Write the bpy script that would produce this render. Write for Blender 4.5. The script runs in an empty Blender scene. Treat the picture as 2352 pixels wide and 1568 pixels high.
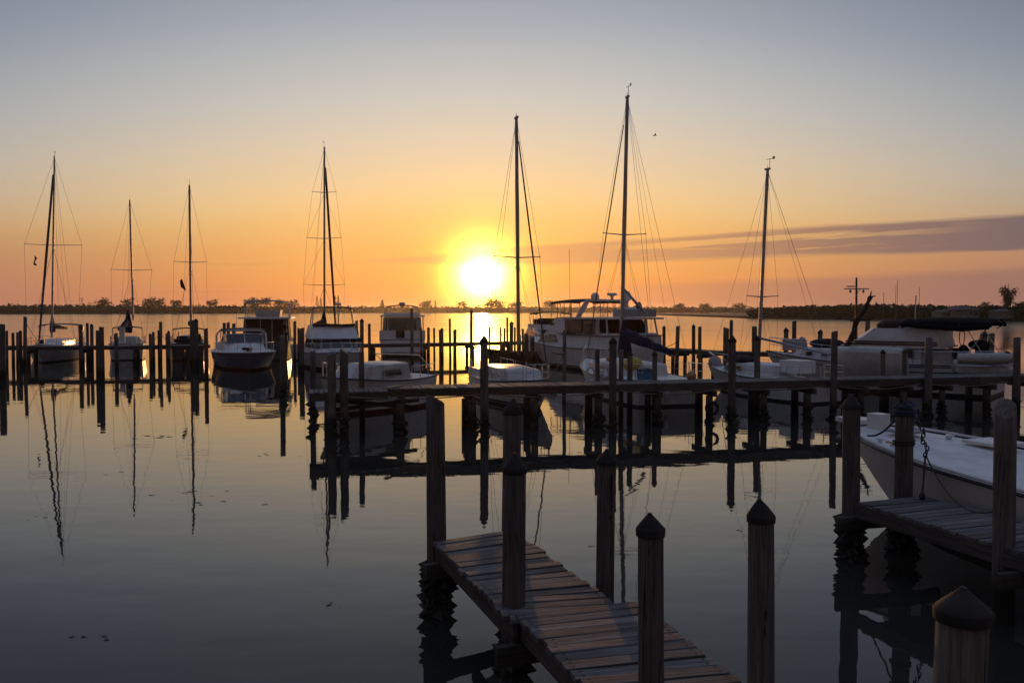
import bpy, bmesh, math, random
from math import sin, cos, tan, pi, radians, atan, atan2, sqrt, exp
from mathutils import Vector, Matrix, noise
random.seed(7)
R = random.Random(11)

# ---------------------------------------------------------------- camera, sky, sun, exposure
F, CX, CY, HY, H = 1996.0, 1176.0, 784.0, 712.0, 4.0     # photo measured on a 2352 px wide copy
PITCH = atan((CY - HY) / F)
S = bpy.context.scene
cam_d = bpy.data.cameras.new('camera')
cam = bpy.data.objects.new('camera', cam_d)
S.collection.objects.link(cam)
cam.location = (0, 0, H)
cam.rotation_euler = (pi / 2 - PITCH, 0, 0)
cam_d.sensor_width = 36.0
cam_d.lens = F / 2352.0 * 36.0
cam_d.clip_start = 0.05
cam_d.clip_end = 60000
S.camera = cam

def lin(c):
    c = c / 255.0
    return c / 12.92 if c <= 0.04045 else ((c + 0.055) / 1.055) ** 2.4
def rgb(r, g, b, a=1.0):
    return (lin(r), lin(g), lin(b), a)

SUN_U, SUN_V = 1107.0, 630.0
SUN_AZ = atan((SUN_U - CX) / F)            # to the right of +Y
SUN_EL = atan((HY - SUN_V) / F)
SUN_DIR = Vector((sin(SUN_AZ) * cos(SUN_EL), cos(SUN_AZ) * cos(SUN_EL), sin(SUN_EL)))

world = bpy.data.worlds.new('World')
S.world = world
world.use_nodes = True
wt = world.node_tree
wt.nodes.clear()
class NT:
    def __init__(s, tree): s.t = tree
    def n(s, kind, **kw):
        nd = s.t.nodes.new(kind)
        for k, v in kw.items(): setattr(nd, k, v)
        return nd
    def link(s, a, b): s.t.links.new(a, b)
    def setin(s, sock, v):
        if hasattr(v, 'is_linked') or isinstance(v, bpy.types.NodeSocket): s.t.links.new(v, sock)
        else: sock.default_value = v
    def m(s, op, a, b=0.0, c=0.0, clamp=False):
        nd = s.t.nodes.new('ShaderNodeMath'); nd.operation = op; nd.use_clamp = clamp
        s.setin(nd.inputs[0], a); s.setin(nd.inputs[1], b); s.setin(nd.inputs[2], c)
        return nd.outputs[0]
    def vm(s, op, a, b=(0, 0, 0)):
        nd = s.t.nodes.new('ShaderNodeVectorMath'); nd.operation = op
        s.setin(nd.inputs[0], a); s.setin(nd.inputs[1], b)
        return nd.outputs['Value'] if op in ('DOT_PRODUCT', 'LENGTH') else nd.outputs[0]
    def ss(s, x, a, b):       # smoothstep a..b
        nd = s.t.nodes.new('ShaderNodeMapRange'); nd.interpolation_type = 'SMOOTHSTEP'
        s.setin(nd.inputs[0], x); nd.inputs[1].default_value = a; nd.inputs[2].default_value = b
        return nd.outputs[0]
    def mr(s, x, a, b, c, d):
        nd = s.t.nodes.new('ShaderNodeMapRange')
        s.setin(nd.inputs[0], x)
        for i, v in enumerate((a, b, c, d)): nd.inputs[i + 1].default_value = v
        return nd.outputs[0]
    def mix(s, f, a, b, mode='MIX'):
        nd = s.t.nodes.new('ShaderNodeMix'); nd.data_type = 'RGBA'; nd.blend_type = mode
        s.setin(nd.inputs[0], f); s.setin(nd.inputs[6], a); s.setin(nd.inputs[7], b)
        return nd.outputs[2]
    def ramp(s, x, stops, interp='LINEAR'):
        nd = s.t.nodes.new('ShaderNodeValToRGB'); nd.color_ramp.interpolation = interp
        e = nd.color_ramp.elements
        while len(e) < len(stops): e.new(0.5)
        for i, (p, c) in enumerate(stops): e[i].position = p; e[i].color = c
        s.setin(nd.inputs[0], x)
        return nd.outputs[0]
    def comb(s, x, y, z):
        nd = s.t.nodes.new('ShaderNodeCombineXYZ')
        s.setin(nd.inputs[0], x); s.setin(nd.inputs[1], y); s.setin(nd.inputs[2], z)
        return nd.outputs[0]
    def noise(s, vec, scale, detail=3.0, rough=0.5, dist=0.0):
        nd = s.t.nodes.new('ShaderNodeTexNoise')
        s.setin(nd.inputs['Vector'], vec); nd.inputs['Scale'].default_value = scale
        nd.inputs['Detail'].default_value = detail; nd.inputs['Roughness'].default_value = rough
        nd.inputs['Distortion'].default_value = dist
        return nd.outputs['Fac']

def build_world():
    g = NT(wt)
    tc = g.n('ShaderNodeTexCoord').outputs['Generated']
    d = g.vm('NORMALIZE', tc)
    sep = g.n('ShaderNodeSeparateXYZ'); g.link(d, sep.inputs[0])
    x, y, z = sep.outputs
    el = g.m('MULTIPLY', g.m('ARCSINE', z), 180 / pi)            # degrees
    az = g.m('ARCTAN2', x, y)                                     # radians, 0 = straight out
    # elevation colours toward the sunset and away from it
    daz = g.m('SUBTRACT', az, SUN_AZ)
    # the warm glow is a dome round the sun: the grey blue comes lower towards the sides
    dome = g.m('MULTIPLY', g.m('MINIMUM', g.m('MULTIPLY', g.m('MULTIPLY', daz, daz), 12.0), 7.0), g.ss(el, 1.5, 7.0))
    t = g.m('POWER', g.m('DIVIDE', g.m('MAXIMUM', g.m('ADD', el, dome), 0.0), 90.0), 0.5, clamp=True)
    def st(deg, c): return (sqrt(deg / 90.0), rgb(*c))
    west = g.ramp(t, [st(0, (236, 142, 92)), st(0.7, (240, 148, 88)), st(2.0, (248, 162, 86)), st(4.0, (250, 178, 98)), st(5.9, (252, 194, 118)),
                      st(7.2, (250, 204, 140)), st(8.5, (244, 207, 156)), st(11.1, (227, 206, 178)), st(13.6, (208, 201, 189)),
                      st(16.0, (190, 190, 186)), st(18.5, (168, 172, 179)), st(22, (146, 151, 160)), st(40, (128, 136, 156)), st(90, (120, 134, 170))])
    east = g.ramp(t, [st(0, (68, 64, 63)), st(6, (69, 66, 65)), st(15, (72, 69, 70)), st(35, (80, 80, 86)), st(60, (100, 108, 132)), st(90, (120, 134, 170))])
    ca = g.m('COSINE', daz)
    # the glow of the sunset fades along the horizon away from the sun
    ff = g.m('MULTIPLY_ADD', g.m('EXPONENT', g.m('MULTIPLY', g.m('POWER', g.m('DIVIDE', daz, 0.70), 2.0), -1.0)), 0.72, 0.28)
    hi = g.ss(el, 24.0, 65.0)
    ff = g.m('ADD', g.m('MULTIPLY', ff, g.m('SUBTRACT', 1.0, hi)), hi)
    def chan(c, f):      # red fades first, blue last
        return g.vm('MULTIPLY', c, g.comb(g.m('MULTIPLY', g.m('POWER', f, 1.05), 0.92), g.m('MULTIPLY', g.m('POWER', f, 0.92), 0.93), g.m('MULTIPLY', g.m('POWER', f, 0.72), 0.95)))
    def scaled(c, f):
        nd = g.n('ShaderNodeVectorMath', operation='SCALE'); g.link(c, nd.inputs[0]); g.link(f, nd.inputs['Scale']); return nd.outputs[0]
    fw = g.ss(ca, -0.45, 0.75)
    base = g.mix(fw, east, chan(west, ff))
    side = g.ss(g.m('ABSOLUTE', daz), 0.10, 0.75)
    low = g.ss(el, 9.0, 1.5)
    base = g.mix(g.m('MULTIPLY', g.m('MULTIPLY', side, low), 0.78), base, rgb(158, 118, 112))
    # warm aureole round the sun
    cs = g.vm('DOT_PRODUCT', d, tuple(SUN_DIR))
    th = g.m('MULTIPLY', g.m('ARCCOSINE', g.m('MINIMUM', cs, 0.9999999)), 180 / pi)
    i1 = g.m('MULTIPLY', g.m('EXPONENT', g.m('MULTIPLY', th, -1 / 0.52)), 120.0)
    i4 = g.m('MULTIPLY', g.m('EXPONENT', g.m('MULTIPLY', th, -1 / 1.45)), 1.2)
    i2 = g.m('MULTIPLY', g.m('EXPONENT', g.m('MULTIPLY', th, -1 / 3.2)), 0.34)
    i3 = g.m('MULTIPLY', g.m('EXPONENT', g.m('MULTIPLY', th, -1 / 13.0)), 0.012)
    def glow(col, i):
        nd = g.n('ShaderNodeVectorMath', operation='SCALE')
        nd.inputs[0].default_value = col; g.link(i, nd.inputs['Scale'])
        return nd.outputs[0]
    # stretched sunset cloud bars, low on the right
    p = g.comb(g.m('MULTIPLY', az, 5.0), g.m('MULTIPLY', el, 1.4), 0.0)
    n1 = g.noise(p, 1.0, 7, 0.64)
    p2 = g.comb(g.m('MULTIPLY', az, 9.0), g.m('MULTIPLY', g.m('SUBTRACT', el, g.m('MULTIPLY', az, 2.6)), 3.2), 3.3)
    n2 = g.noise(p2, 1.0, 6, 0.58)
    azr = g.m('MINIMUM', az, 0.75)
    # bar one
    cen = g.m('ADD', g.m('ADD', g.m('MULTIPLY', g.m('MINIMUM', azr, 0.3), 2.3), g.m('MULTIPLY', g.m('MAXIMUM', g.m('SUBTRACT', azr, 0.3), 0.0), 0.95)), 3.52)
    wid = g.m('ADD', g.m('MULTIPLY', g.ss(azr, -0.26, 0.10), 0.74), g.m('MULTIPLY', g.m('MAXIMUM', g.m('SUBTRACT', azr, 0.1), 0.0), 0.72))
    q = g.m('ABSOLUTE', g.m('SUBTRACT', g.m('ADD', el, g.m('MULTIPLY', g.m('SUBTRACT', n1, 0.5), 0.55)), cen))
    edge = g.m('SUBTRACT', wid, q)
    b1 = g.m('MULTIPLY', g.ss(edge, -0.08, 0.22), g.ss(az, -0.27, -0.08))
    off = g.m('SUBTRACT', el, g.m('ADD', cen, 0.28))
    win = g.ss(g.m('ABSOLUTE', off), 0.26, 0.06)
    slit = g.m('MULTIPLY', g.ss(g.m('MULTIPLY_ADD', win, 0.20, n2), 0.54, 0.68), g.m('MULTIPLY', g.ss(az, 0.05, 0.16), g.ss(az, 0.52, 0.34)))
    b1 = g.m('MULTIPLY', b1, g.m('SUBTRACT', 1.0, g.m('MULTIPLY', slit, 0.8)))
    b1 = g.m('MULTIPLY', b1, g.ss(az, 2.2, 0.9))
    b1 = g.m('MULTIPLY', b1, g.mr(azr, -0.2, 0.40, 0.62, 0.96))
    # bar two: a soft bank lying on the horizon
    top2 = g.m('ADD', g.m('MULTIPLY', azr, 1.55), 1.62)
    b2 = g.ss(g.m('SUBTRACT', top2, g.m('ADD', el, g.m('MULTIPLY', g.m('SUBTRACT', n1, 0.5), 0.5))), -0.15, 0.45)
    b2 = g.m('MULTIPLY', b2, g.ss(az, -0.05, 0.34))
    b2 = g.m('MULTIPLY', g.m('MULTIPLY', b2, 0.85), g.ss(az, 2.4, 1.1))
    # a few thin high wisps left of the sun
    p3 = g.comb(g.m('MULTIPLY', az, 4.0), g.m('MULTIPLY', el, 3.0), 8.1)
    w3 = g.ss(g.noise(p3, 1.0, 4, 0.5), 0.60, 0.75)
    w3 = g.m('MULTIPLY', g.m('MULTIPLY', w3, g.ss(el, 4.5, 2.2)), 0.22)
    ac = g.ss(az, -0.05, 0.58)
    cl = g.mix(b2, base, g.mix(ac, rgb(206, 138, 98), rgb(146, 108, 98)))
    cl = g.mix(w3, cl, rgb(180, 112, 90))
    cl = g.mix(b1, cl, g.mix(ac, rgb(206, 146, 100), rgb(114, 95, 98)))
    # aureole shines through the thin cloud, dimmed where it is thick
    dim = g.m('SUBTRACT', 1.0, g.m('MULTIPLY', b1, 0.55))
    gsum = g.vm('ADD', g.vm('ADD', g.vm('ADD', glow((1.0, 0.52, 0.01), i4), glow((1.0, 0.62, 0.085), i1)), glow((1.0, 0.34, 0.0), i2)), glow((1.0, 0.35, 0.03), i3))
    sc = g.n('ShaderNodeVectorMath', operation='SCALE'); g.link(gsum, sc.inputs[0]); g.link(dim, sc.inputs['Scale'])
    col = g.vm('ADD', cl, sc.outputs[0])
    bg1 = g.n('ShaderNodeBackground'); g.link(col, bg1.inputs[0]); bg1.inputs[1].default_value = 1.0
    sky = g.n('ShaderNodeTexSky', sky_type='NISHITA', sun_disc=False)
    sky.sun_elevation = SUN_EL; sky.sun_rotation = SUN_AZ
    sky.altitude = 0; sky.air_density = 1.0; sky.dust_density = 1.5; sky.ozone_density = 1.5
    bg2 = g.n('ShaderNodeBackground'); g.link(sky.outputs[0], bg2.inputs[0]); bg2.inputs[1].default_value = 0.005
    add = g.n('ShaderNodeAddShader'); g.link(bg1.outputs[0], add.inputs[0]); g.link(bg2.outputs[0], add.inputs[1])
    out = g.n('ShaderNodeOutputWorld'); g.link(add.outputs[0], out.inputs[0])
build_world()

sun_d = bpy.data.lights.new('sun', 'SUN')
sun_d.energy = 0.9; sun_d.angle = radians(0.55); sun_d.color = (1.0, 0.47, 0.16)
sun = bpy.data.objects.new('sun', sun_d)
S.collection.objects.link(sun)
sun.rotation_euler = SUN_DIR.to_track_quat('Z', 'Y').to_euler()
S.view_settings.view_transform = 'Standard'
S.view_settings.look = 'None'
S.view_settings.gamma = 1
S.view_settings.exposure = 0.06
S.cycles.max_bounces = 8
S.cycles.sample_clamp_indirect = 8
S.cycles.caustics_reflective = False
S.cycles.caustics_refractive = False

# ---------------------------------------------------------------- placing helpers
cP, sP = cos(PITCH), sin(PITCH)
def ray(u, v):
    a = (u - CX) / F; b = -(v - CY) / F
    return a, cP + sP * b, -sP + cP * b
def at(u, v, Y):
    x, y, z = ray(u, v); t = Y / y
    return Vector((x * t, Y, H + z * t))
def on(u, v, z):
    x, y, zz = ray(u, v); t = (z - H) / zz
    return Vector((x * t, y * t, z))

COL = S.collection
class MB:
    def __init__(s): s.v = []; s.f = []
    def add(s, vs, fs):
        o = len(s.v); s.v += [tuple(p) for p in vs]; s.f += [tuple(i + o for i in f) for f in fs]; return s
    def box(s, c, d, rz=0.0, rx=0.0, ry=0.0):
        M = Matrix.Translation(c) @ Matrix.Rotation(rz, 4, 'Z') @ Matrix.Rotation(ry, 4, 'Y') @ Matrix.Rotation(rx, 4, 'X')
        a, b, e = d[0] / 2, d[1] / 2, d[2] / 2
        vs = [M @ Vector((i * a, j * b, k * e)) for k in (-1, 1) for j in (-1, 1) for i in (-1, 1)]
        return s.add(vs, [(0, 2, 3, 1), (4, 5, 7, 6), (0, 1, 5, 4), (2, 6, 7, 3), (0, 4, 6, 2), (1, 3, 7, 5)])
    def bar(s, p0, p1, w, h):
        p0, p1 = Vector(p0), Vector(p1); d = (p1 - p0); L = d.length; d.normalize()
        up = Vector((0, 0, 1)) if abs(d.z) < 0.95 else Vector((1, 0, 0))
        a = d.cross(up).normalized() * (w / 2); b = a.cross(d).normalized() * (h / 2)
        vs = [p + i * a + j * b for p in (p0, p1) for j in (-1, 1) for i in (-1, 1)]
        return s.add(vs, [(0, 2, 3, 1), (4, 5, 7, 6), (0, 1, 5, 4), (2, 6, 7, 3), (0, 4, 6, 2), (1, 3, 7, 5)])
    def tube(s, pts, r, n=6, cap=True):
        pts = [Vector(p) for p in pts]; m = len(pts); rings = []
        prev = None
        for i, p in enumerate(pts):
            d = (pts[min(i + 1, m - 1)] - pts[max(i - 1, 0)]).normalized()
            if prev is None:
                up = Vector((0, 0, 1)) if abs(d.z) < 0.9 else Vector((1, 0, 0))
                a = d.cross(up).normalized()
            else:
                a = (prev - d * prev.dot(d)).normalized()
            prev = a; b = d.cross(a)
            rr = r[i] if isinstance(r, (list, tuple)) else r
            rings.append([p + (a * cos(2 * pi * k / n) + b * sin(2 * pi * k / n)) * rr for k in range(n)])
        return s.loft(rings, True, cap)
    def loft(s, secs, closed=False, cap=True):
        n = len(secs[0]); vs = [p for q in secs for p in q]; fs = []
        for i in range(len(secs) - 1):
            for k in range(n if closed else n - 1):
                k2 = (k + 1) % n
                fs.append((i * n + k, i * n + k2, (i + 1) * n + k2, (i + 1) * n + k))
        if cap and closed:
            fs.append(tuple(range(n - 1, -1, -1))); o = (len(secs) - 1) * n
            fs.append(tuple(range(o, o + n)))
        return s.add(vs, fs)
    def lathe(s, prof, c=(0, 0, 0), n=12, cap=True):
        c = Vector(c)
        return s.loft([[c + Vector((r * cos(2 * pi * k / n), r * sin(2 * pi * k / n), z)) for k in range(n)] for r, z in prof], True, cap)
    def ball(s, c, r, n=10, m=7):
        c = Vector(c); r = (r, r, r) if not isinstance(r, (tuple, list)) else r
        secs = []
        for i in range(m + 1):
            a = -pi / 2 + pi * i / m; q = max(cos(a), 0.02)
            secs.append([c + Vector((r[0] * q * cos(2 * pi * k / n), r[1] * q * sin(2 * pi * k / n), r[2] * sin(a))) for k in range(n)])
        return s.loft(secs, True, True)
    def slab(s, poly, ext):
        ext = Vector(ext); poly = [Vector(p) for p in poly]; n = len(poly)
        fs = [tuple(range(n)), tuple(range(2 * n - 1, n - 1, -1))]
        fs += [(k, (k + 1) % n, n + (k + 1) % n, n + k) for k in range(n)]
        return s.add(poly + [p + ext for p in poly], fs)
    def house(s, base, z0, top, z1):
        n = len(base)
        return s.loft([[Vector((x, y, z0)) for x, y in base], [Vector((x, y, z1)) for x, y in top]], True, True)
    def sheet(s, rows):
        return s.loft(rows, False, False)
    def mesh(s, name, mat=None, smooth=35):
        me = bpy.data.meshes.new(name); me.from_pydata(s.v, [], s.f)
        bm = bmesh.new(); bm.from_mesh(me)
        bmesh.ops.recalc_face_normals(bm, faces=bm.faces); bm.to_mesh(me); bm.free()
        if smooth:
            me.polygons.foreach_set('use_smooth', [True] * len(me.polygons))
            me.set_sharp_from_angle(angle=radians(smooth))
        if mat: me.materials.append(mat)
        return me
    def build(s, name, mat, parent=None, smooth=35):
        o = bpy.data.objects.new(name, s.mesh(name, mat, smooth)); COL.objects.link(o)
        if parent is not None: o.parent = parent
        return o
def tag(o, label, cat, group=None):
    o['label'] = label; o['category'] = cat
    if group: o['group'] = group
    return o
def thing(name, label, cat, loc=(0, 0, 0), rz=0.0, group=None):
    e = bpy.data.objects.new(name, None); COL.objects.link(e)
    e.empty_display_size = 0.2; e.location = loc; e.rotation_euler = (0, 0, rz)
    return tag(e, label, cat, group)
def struct(o): o['kind'] = 'structure'; return o

# ---------------------------------------------------------------- materials
def mat(name, col, rough=0.5, metal=0.0, var=0.12, scale=6.0, spec=0.5, bump=0.0, stretch=(1, 1, 1), dirt=0.0, col2=None, alpha=1.0):
    m = bpy.data.materials.new(name); m.use_nodes = True
    g = NT(m.node_tree); b = m.node_tree.nodes['Principled BSDF']
    tc = g.n('ShaderNodeTexCoord').outputs['Object']
    oi = g.n('ShaderNodeObjectInfo').outputs['Random']
    mp = g.vm('ADD', g.vm('MULTIPLY', tc, stretch), g.comb(g.m('MULTIPLY', oi, 37.0), g.m('MULTIPLY', oi, 91.0), g.m('MULTIPLY', oi, 13.0)))
    n = g.noise(mp, scale, 5, 0.6)
    c = (*col, 1.0); c2 = (*col2, 1.0) if col2 else tuple(x * (1 - 2.2 * var) for x in col) + (1.0,)
    colr = g.mix(g.ss(n, 0.35, 0.7), c, c2)
    if dirt:
        n2 = g.noise(mp, scale * 0.23, 3, 0.6)
        colr = g.mix(g.m('MULTIPLY', g.ss(n2, 0.45, 0.75), dirt), colr, (0.10, 0.085, 0.07, 1))
    g.link(colr, b.inputs['Base Color'])
    g.link(g.mr(n, 0.2, 0.8, max(rough - 0.08, 0.02), min(rough + 0.10, 1)), b.inputs['Roughness'])
    b.inputs['Metallic'].default_value = metal
    b.inputs['Specular IOR Level'].default_value = spec
    b.inputs['Alpha'].default_value = alpha
    if bump:
        bn = g.n('ShaderNodeBump'); bn.inputs['Strength'].default_value = 0.6; bn.inputs['Distance'].default_value = bump
        g.link(n, bn.inputs['Height']); g.link(bn.outputs[0], b.inputs['Normal'])
    return m
def wood(name, c1, c2, axis='x', tide=False, nails=False, dropping=False):
    m = bpy.data.materials.new(name); m.use_nodes = True
    g = NT(m.node_tree); b = m.node_tree.nodes['Principled BSDF']
    tc = g.n('ShaderNodeTexCoord').outputs['Object']
    oi = g.n('ShaderNodeObjectInfo').outputs['Random']
    sc = {'x': (0.55, 9.0, 9.0), 'z': (9.0, 9.0, 0.5)}[axis]
    off = g.comb(g.m('MULTIPLY', oi, 53.0), g.m('MULTIPLY', oi, 17.0), g.m('MULTIPLY', oi, 29.0))
    v = g.vm('ADD', g.vm('MULTIPLY', tc, sc), off)
    grain = g.noise(v, 3.0, 6, 0.65, 0.4)
    fine = g.noise(g.vm('MULTIPLY', v, (1.0, 4.0, 4.0) if axis == 'x' else (4, 4, 1)), 4.0, 4, 0.7)
    blot = g.noise(g.vm('ADD', tc, off), 1.6, 3, 0.5)
    col = g.mix(g.ss(grain, 0.32, 0.68), (*c1, 1), (*c2, 1))
    col = g.mix(g.m('MULTIPLY', g.ss(blot, 0.5, 0.72), 0.55), col, (0.105, 0.088, 0.07, 1))
    col = g.mix(g.m('MULTIPLY', g.ss(fine, 0.56, 0.72), 0.75), col, (0.025, 0.02, 0.018, 1))
    if axis == 'z':   # long drying cracks
        cr_ = g.noise(g.vm('ADD', g.vm('MULTIPLY', tc, (26.0, 26.0, 0.45)), off), 1.0, 2, 0.5, 0.6)
        crk = g.m('MULTIPLY', g.ss(g.m('ABSOLUTE', g.m('SUBTRACT', cr_, 0.5)), 0.022, 0.006), g.ss(blot, 0.42, 0.58))
        col = g.mix(g.m('MULTIPLY', crk, 0.9), col, (0.012, 0.010, 0.009, 1))
    val = g.mr(g.m('FRACT', g.m('MULTIPLY', oi, 7.31)), 0, 1, 0.72, 1.14)
    hs = g.n('ShaderNodeHueSaturation'); g.link(val, hs.inputs['Value']); g.link(col, hs.inputs['Color'])
    col = hs.outputs[0]
    if nails:   # rusty nail heads at both ends of each board
        sx = g.n('ShaderNodeSeparateXYZ'); g.link(tc, sx.inputs[0])
        dx = g.m('MULTIPLY', g.m('SUBTRACT', g.m('ABSOLUTE', sx.outputs[0]), 0.44), 1.2); dy = g.m('SUBTRACT', g.m('ABSOLUTE', sx.outputs[1]), 0.036)
        rr = g.m('SQRT', g.m('ADD', g.m('MULTIPLY', dx, dx), g.m('MULTIPLY', dy, dy)))
        col = g.mix(g.m('MULTIPLY', g.ss(rr, 0.022, 0.006), 0.85), col, (0.018, 0.013, 0.011, 1))
    if dropping:   # pale gull streaks running down from the top of some posts
        sv = g.vm('ADD', g.vm('MULTIPLY', tc, (14.0, 14.0, 0.9)), off)
        n5 = g.noise(sv, 1.0, 4, 0.6)
        sz5 = g.n('ShaderNodeSeparateXYZ'); g.link(tc, sz5.inputs[0])
        hi_ = g.m('MULTIPLY', g.ss(sz5.outputs[2], 1.5, 2.4), g.ss(n5, 0.62, 0.72))
        col = g.mix(g.m('MULTIPLY', hi_, 0.35), col, (0.32, 0.32, 0.30, 1))
    if tide:   # wet weed stain in the tidal zone
        gp = g.n('ShaderNodeNewGeometry').outputs['Position']
        sz = g.n('ShaderNodeSeparateXYZ'); g.link(gp, sz.inputs[0])
        zz = g.m('ADD', sz.outputs[2], g.m('MULTIPLY', g.m('SUBTRACT', blot, 0.5), 0.5))
        f = g.ss(zz, 0.85, 0.35)
        col = g.mix(g.m('MULTIPLY', f, 0.9), col, (0.018, 0.018, 0.013, 1))
    g.link(col, b.inputs['Base Color'])
    b.inputs['Roughness'].default_value = 0.8
    b.inputs['Specular IOR Level'].default_value = 0.18
    bn = g.n('ShaderNodeBump'); bn.inputs['Strength'].default_value = 0.9; bn.inputs['Distance'].default_value = 0.012
    g.link(g.m('ADD', grain, g.m('MULTIPLY', fine, 0.5)), bn.inputs['Height']); g.link(bn.outputs[0], b.inputs['Normal'])
    return m
M = {}
M['pile'] = wood('weathered_pile_wood', (0.20, 0.18, 0.16), (0.10, 0.09, 0.08), 'z', True, dropping=True)
M['cap'] = mat('dark_pile_cap', (0.030, 0.027, 0.025), 0.8, bump=0.012, scale=9, spec=0.2, dirt=0.3)
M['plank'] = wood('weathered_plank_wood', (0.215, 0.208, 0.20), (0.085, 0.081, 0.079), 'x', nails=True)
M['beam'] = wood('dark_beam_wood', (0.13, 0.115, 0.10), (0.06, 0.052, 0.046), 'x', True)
M['newwood'] = wood('fresh_plank_wood', (0.46, 0.42, 0.27), (0.34, 0.30, 0.19), 'x')
M['oyster'] = mat('oyster_shell_crust', (0.045, 0.042, 0.036), 0.8, scale=22, bump=0.01, col2=(0.015, 0.014, 0.012))
M['white'] = mat('white_gelcoat', (0.72, 0.71, 0.70), 0.45, var=0.06, scale=2.5, dirt=0.16)
M['deckwhite'] = mat('white_deck_paint', (0.78, 0.78, 0.77), 0.55, var=0.10, scale=2.2, dirt=0.28)
M['cream'] = mat('aged_cream_gelcoat', (0.55, 0.53, 0.50), 0.4, var=0.12, scale=2.0, dirt=0.3)
M['navy'] = mat('navy_hull_paint', (0.15, 0.17, 0.235), 0.22, var=0.1, scale=2.0, dirt=0.1)
M['darkhull'] = mat('charcoal_hull_paint', (0.11, 0.105, 0.105), 0.4, var=0.15, scale=2.0, dirt=0.2)
M['redbottom'] = mat('red_bottom_paint', (0.14, 0.022, 0.018), 0.6, var=0.15)
M['blackbottom'] = mat('black_bottom_paint', (0.018, 0.018, 0.02), 0.6)
M['bluebottom'] = mat('blue_bottom_paint', (0.02, 0.03, 0.06), 0.6)
M['stripe'] = mat('dark_trim_stripe', (0.025, 0.025, 0.035), 0.4)
M['teak'] = mat('brown_teak_trim', (0.13, 0.065, 0.035), 0.55, stretch=(0.4, 6, 6), var=0.2)
M['steel'] = mat('stainless_rail', (0.62, 0.62, 0.62), 0.25, metal=1.0, var=0.03)
M['alu'] = mat('anodised_mast', (0.34, 0.34, 0.35), 0.42, metal=0.6, var=0.08)
M['wire'] = mat('rigging_wire', (0.16, 0.15, 0.15), 0.4, metal=0.6, var=0.05)
M['glass'] = mat('dark_tinted_glass', (0.012, 0.012, 0.014), 0.06, var=0.05, spec=0.6)
M['black'] = mat('black_rubber', (0.015, 0.015, 0.016), 0.6)
M['bluecanvas'] = mat('navy_canvas', (0.017, 0.019, 0.05), 0.85, scale=5, bump=0.012, spec=0.15)
M['darkcanvas'] = mat('charcoal_canvas', (0.03, 0.028, 0.03), 0.85, scale=5, bump=0.012, spec=0.15)
M['blackcanvas'] = mat('black_canvas', (0.010, 0.010, 0.011), 0.95, scale=5, bump=0.012, spec=0.05)
M['browncanvas'] = mat('brown_canvas', (0.055, 0.032, 0.022), 0.85, scale=4, bump=0.012, spec=0.15)
M['sailcloth'] = mat('furled_sail_cloth', (0.10, 0.095, 0.10), 0.85, scale=7, bump=0.01, spec=0.15)
M['greycanvas'] = mat('pale_grey_canvas', (0.42, 0.42, 0.43), 0.8, scale=4, bump=0.01, spec=0.2)
M['rope'] = mat('old_rope', (0.22, 0.19, 0.15), 0.9, scale=30, bump=0.004)
M['bluerope'] = mat('blue_rope', (0.03, 0.045, 0.11), 0.9, scale=30, bump=0.004)
M['darkrope'] = mat('dark_wet_rope', (0.03, 0.028, 0.026), 0.8, scale=30)
M['yellow'] = mat('yellow_kayak_plastic', (0.62, 0.50, 0.07), 0.45)
M['bluetarp'] = mat('blue_tarp', (0.04, 0.16, 0.30), 0.5, bump=0.02, scale=5)
M['red'] = mat('red_buoy_plastic', (0.42, 0.025, 0.02), 0.45)
M['orange'] = mat('tan_buoy_plastic', (0.45, 0.25, 0.10), 0.5)
M['rubbergrey'] = mat('grey_inflatable_rubber', (0.50, 0.50, 0.49), 0.55, dirt=0.2)
M['bark'] = mat('tree_bark', (0.07, 0.055, 0.045), 0.9)
M['driftwood'] = mat('charred_spar_wood', (0.035, 0.022, 0.016), 0.85, scale=9, bump=0.02)
M['hwall'] = mat('pale_house_wall', (0.20, 0.195, 0.185), 0.8, dirt=0.1)
M['hroof'] = mat('grey_house_roof', (0.07, 0.07, 0.075), 0.8)
def foliage(name, c1, c2):
    m = bpy.data.materials.new(name); m.use_nodes = True
    g = NT(m.node_tree); b = m.node_tree.nodes['Principled BSDF']
    gp = g.n('ShaderNodeNewGeometry')
    r = gp.outputs['Random Per Island']
    n = g.noise(gp.outputs['Position'], 0.12, 3)
    g.link(g.mix(g.m('MULTIPLY_ADD', n, 0.6, g.m('MULTIPLY', r, 0.5), clamp=True), (*c1, 1), (*c2, 1)), b.inputs['Base Color'])
    b.inputs['Roughness'].default_value = 0.8; b.inputs['Specular IOR Level'].default_value = 0.2
    return m
M['leaf'] = foliage('shore_foliage', (0.028, 0.036, 0.018), (0.060, 0.064, 0.034))
def vinyl():
    m = bpy.data.materials.new('clear_vinyl_curtain'); m.use_nodes = True
    t = m.node_tree; g = NT(t); t.nodes.clear()
    tr = g.n('ShaderNodeBsdfTransparent'); tr.inputs[0].default_value = (0.97, 0.96, 0.95, 1)
    gl = g.n('ShaderNodeBsdfGlossy'); gl.inputs['Roughness'].default_value = 0.12
    mx = g.n('ShaderNodeMixShader')
    bn = g.n('ShaderNodeBump'); bn.inputs['Distance'].default_value = 0.03; bn.inputs['Strength'].default_value = 0.5
    g.link(g.noise(g.n('ShaderNodeTexCoord').outputs['Object'], 4.0, 3), bn.inputs['Height'])
    g.link(bn.outputs[0], gl.inputs['Normal'])
    o = g.n('ShaderNodeOutputMaterial')
    mx.inputs[0].default_value = 0.06; g.link(tr.outputs[0], mx.inputs[1]); g.link(gl.outputs[0], mx.inputs[2]); g.link(mx.outputs[0], o.inputs[0])
    return m
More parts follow.
